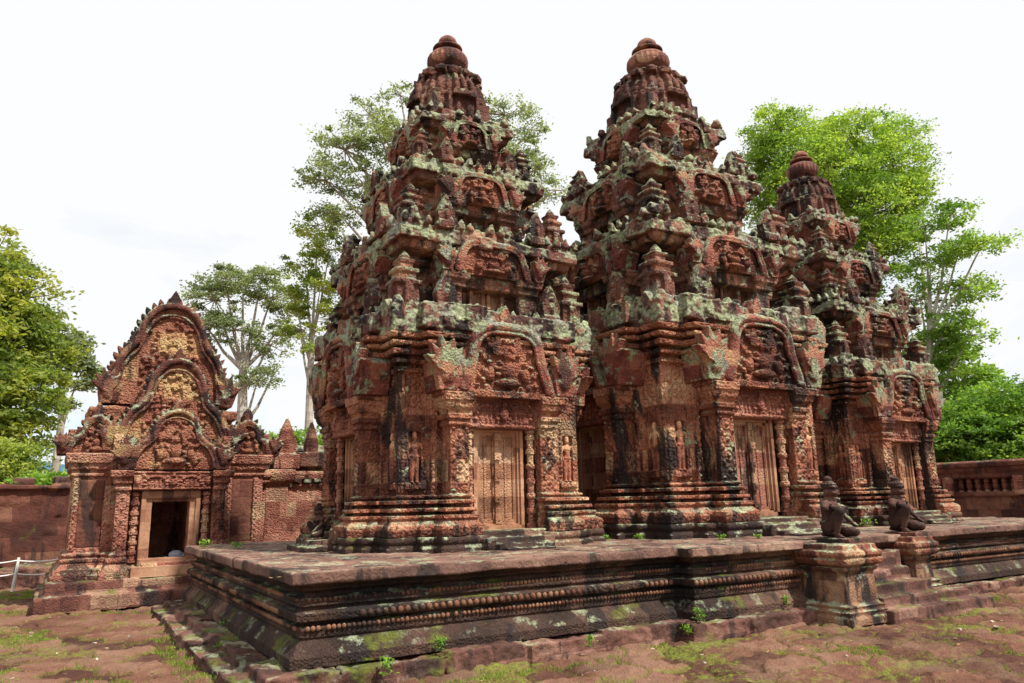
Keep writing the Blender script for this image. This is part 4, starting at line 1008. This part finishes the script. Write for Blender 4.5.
tree('sparse grey green tree showing right of the yellow green tree', gz(55, 42), at(62, 400, 42), [C_(70, 345, 42, 1.1, .8), C_(80, 375, 42, 1.0, .7), C_(58, 360, 42, 1.4), C_(70, 400, 42, .7, .5), C_(55, 335, 42, 1.1, .7)], L_grey, bark_pale, 6000, .14, .22, seed=3)
tree('tall pale trunked tree with open crown rising behind the gate pavilion', gz(233, 50), at(243, 370, 50), [C_(243, 285, 50, 2.3, 1.1), C_(215, 300, 50, 1.9, 1.2), C_(272, 298, 50, 1.9, 1.1), C_(205, 325, 50, 1.5, .9), C_(235, 330, 50, 1.8, 1.0), C_(270, 345, 50, 1.7, .9), C_(258, 380, 50, 1.5, .7), C_(285, 320, 50, 1.3, 1.0), C_(225, 278, 50, 1.6, .8), C_(262, 275, 50, 1.6, .7), C_(275, 372, 50, .9, .5)], L_grey, bark_pale, 17000, .11, .42, seed=4, pad=.40)
tree('tall tree with bare pale trunk seen left of the nearest tower', gz(303, 42), at(312, 340, 42), [C_(318, 225, 42, 1.4, .9), C_(330, 250, 42, 1.6, 1.0), C_(305, 265, 42, 1.3, .7), C_(320, 290, 42, 1.7, .9), C_(295, 300, 42, 1.1, .7), C_(330, 320, 42, 1.5, .8), C_(300, 330, 42, 1.2, .6), C_(322, 350, 42, .9, .5)], L_ygr, bark_pale, 11000, .10, .26, seed=5, pad=.36)
tree('very tall grey green tree whose crown spreads behind the nearest tower', gz(430, 40), at(430, 230, 40), [C_(370, 115, 40, 1.4, .9), C_(345, 150, 40, 1.9, 1.2), C_(395, 140, 40, 2.2, 1.4), C_(325, 180, 40, 1.5, .9), C_(365, 185, 40, 2.0, 1.2), C_(340, 215, 40, 1.4, .8), C_(450, 100, 40, 2.0, 1.2), C_(505, 115, 40, 1.7, .8), C_(530, 130, 40, 1.1, .8), C_(500, 150, 40, 2.2, 1.2), C_(535, 170, 40, 1.3, .8), C_(555, 190, 40, 1.0, .6), C_(520, 205, 40, 1.6, .9), C_(445, 180, 40, 2.6, 1.5), C_(400, 95, 40, 1.0, .6)], L_grey, bark_pale, 32000, .10, .5, seed=6, pad=.40)
tree('big bright green tree filling the sky right of the tallest tower', gz(840, 38), at(835, 250, 38), [C_(775, 130, 38, 1.7, 1.2), C_(800, 150, 38, 2.2), C_(855, 140, 38, 2.2, 1.3), C_(760, 165, 38, 1.4), C_(830, 180, 37, 2.8), C_(890, 170, 38, 2.0, 1.6), C_(905, 195, 38, 1.3, 1.1), C_(870, 215, 37, 2.5), C_(895, 235, 38, 1.1, 1.0), C_(800, 200, 37, 2.2), C_(860, 255, 37, 2.3), C_(760, 205, 38, 1.4), C_(840, 300, 38, 2), C_(745, 180, 38, .8)], L_bri, bark, 105000, .085, .5, seed=7, pad=.40)
tree('slender tree with leaning pale trunks right of the farthest tower', gz(925, 34), at(930, 330, 34), [C_(905, 130, 44, 1.3, .8), C_(950, 215, 34, 1.04, 0.52), C_(985, 240, 34, 0.88, 0.45), C_(960, 250, 34, 1.20, 0.68), C_(925, 225, 34, 0.96, 0.60), C_(930, 265, 34, 1.04, 0.60), C_(965, 290, 34, 1.12, 0.60), C_(920, 300, 34, 0.96, 0.68), C_(945, 320, 34, 1.04, 0.68), C_(970, 335, 34, .9, .6), C_(915, 345, 34, 0.96, 0.75), C_(950, 365, 34, 0.96, 0.60), C_(925, 385, 34, 0.96, 0.75), C_(965, 400, 34, 0.80, 0.68)], L_mid, bark_pale, 17000, .085, .22, seed=8, pad=.34)
tree('second leaning pale trunk tree beside the slender tree', gz(945, 35), at(965, 370, 35), [C_(975, 380, 35, .9, .8), C_(940, 350, 35, 1.2, .9), C_(955, 400, 35, 1.2)], L_mid, bark_pale, 8000, .12, .16, seed=18, pad=.34)
tree('bright green bushy tree above the balustered wall at the right edge', gz(990, 30), at(990, 430, 30), [C_(1005, 405, 30, 1.5, .9), C_(960, 425, 30, 1.6, .9), C_(1035, 420, 30, 1.8, 1.2), C_(985, 440, 29, 1.6, .9), C_(940, 440, 30, 1.2, .8), C_(1050, 440, 29, 1.8), C_(955, 455, 30, 1.3, .7), C_(1010, 455, 29, 1.6, .7), C_(930, 418, 31, .8, .6), C_(900, 450, 30, 1.3, .8)], L_low, bark, 56000, .08, .2, seed=9, name='bushy_tree')
tree('bright green bush between the pavilion finial and nearest tower', gz(325, 27), at(325, 450, 27), [C_(325, 440, 27, .9, .6), C_(300, 445, 27, .7, .5), C_(345, 435, 27, .9, .7), C_(278, 440, 27, .45, .35), C_(320, 470, 27, 1.2, .7)], L_bri, bark, 8000, .09, .1, seed=10, name='bushy_tree', pad=.3)
tree('dark green shrub behind the wall at the far left', gz(0, 27), at(0, 470, 27), [C_(-5, 465, 27, 1.2, .8), C_(20, 475, 27, .8, .5), C_(-35, 470, 27, 1.3, .9)], L_ygr, bark, 14000, .07, .12, seed=12, name='bushy_tree', pad=.35)
tree('bright green shrub behind the wall left of the gate pavilion', gz(50, 24), at(50, 485, 24), [C_(42, 488, 24, .5, .35), C_(60, 485, 24, .45, .3), C_(25, 490, 24, .5, .3)], L_bri, bark, 5000, .08, .08, seed=13, name='bushy_tree', pad=.25)
# far hill
hx, hy = np.meshgrid(np.linspace(-260, 160, 85), np.linspace(-50, 50, 21)); hh = 24*np.exp(-((hx+10)/70)**2)*np.cos(hy/50*1.5)**.7*(1+.25*(vnoise(hx, hy, .05, 3)-.5))+9*(vnoise(hx, hy, .02, 5)-.3)*np.cos(hy/50*1.5)-3
I = np.arange(85*21).reshape(21, 85); Q = np.stack([I[:-1, :-1], I[:-1, 1:], I[1:, 1:], I[1:, :-1]], -1).reshape(-1, 4)
o = link('hill', fastmesh('hill', np.stack([hx, hy, hh], -1).reshape(-1, 3), Q), simple('wooded_hill', (.05, .13, .16), .95, .35, .12), None, (0, 400, 0)); o['kind'] = 'structure'
print('script', time.time()-_t)
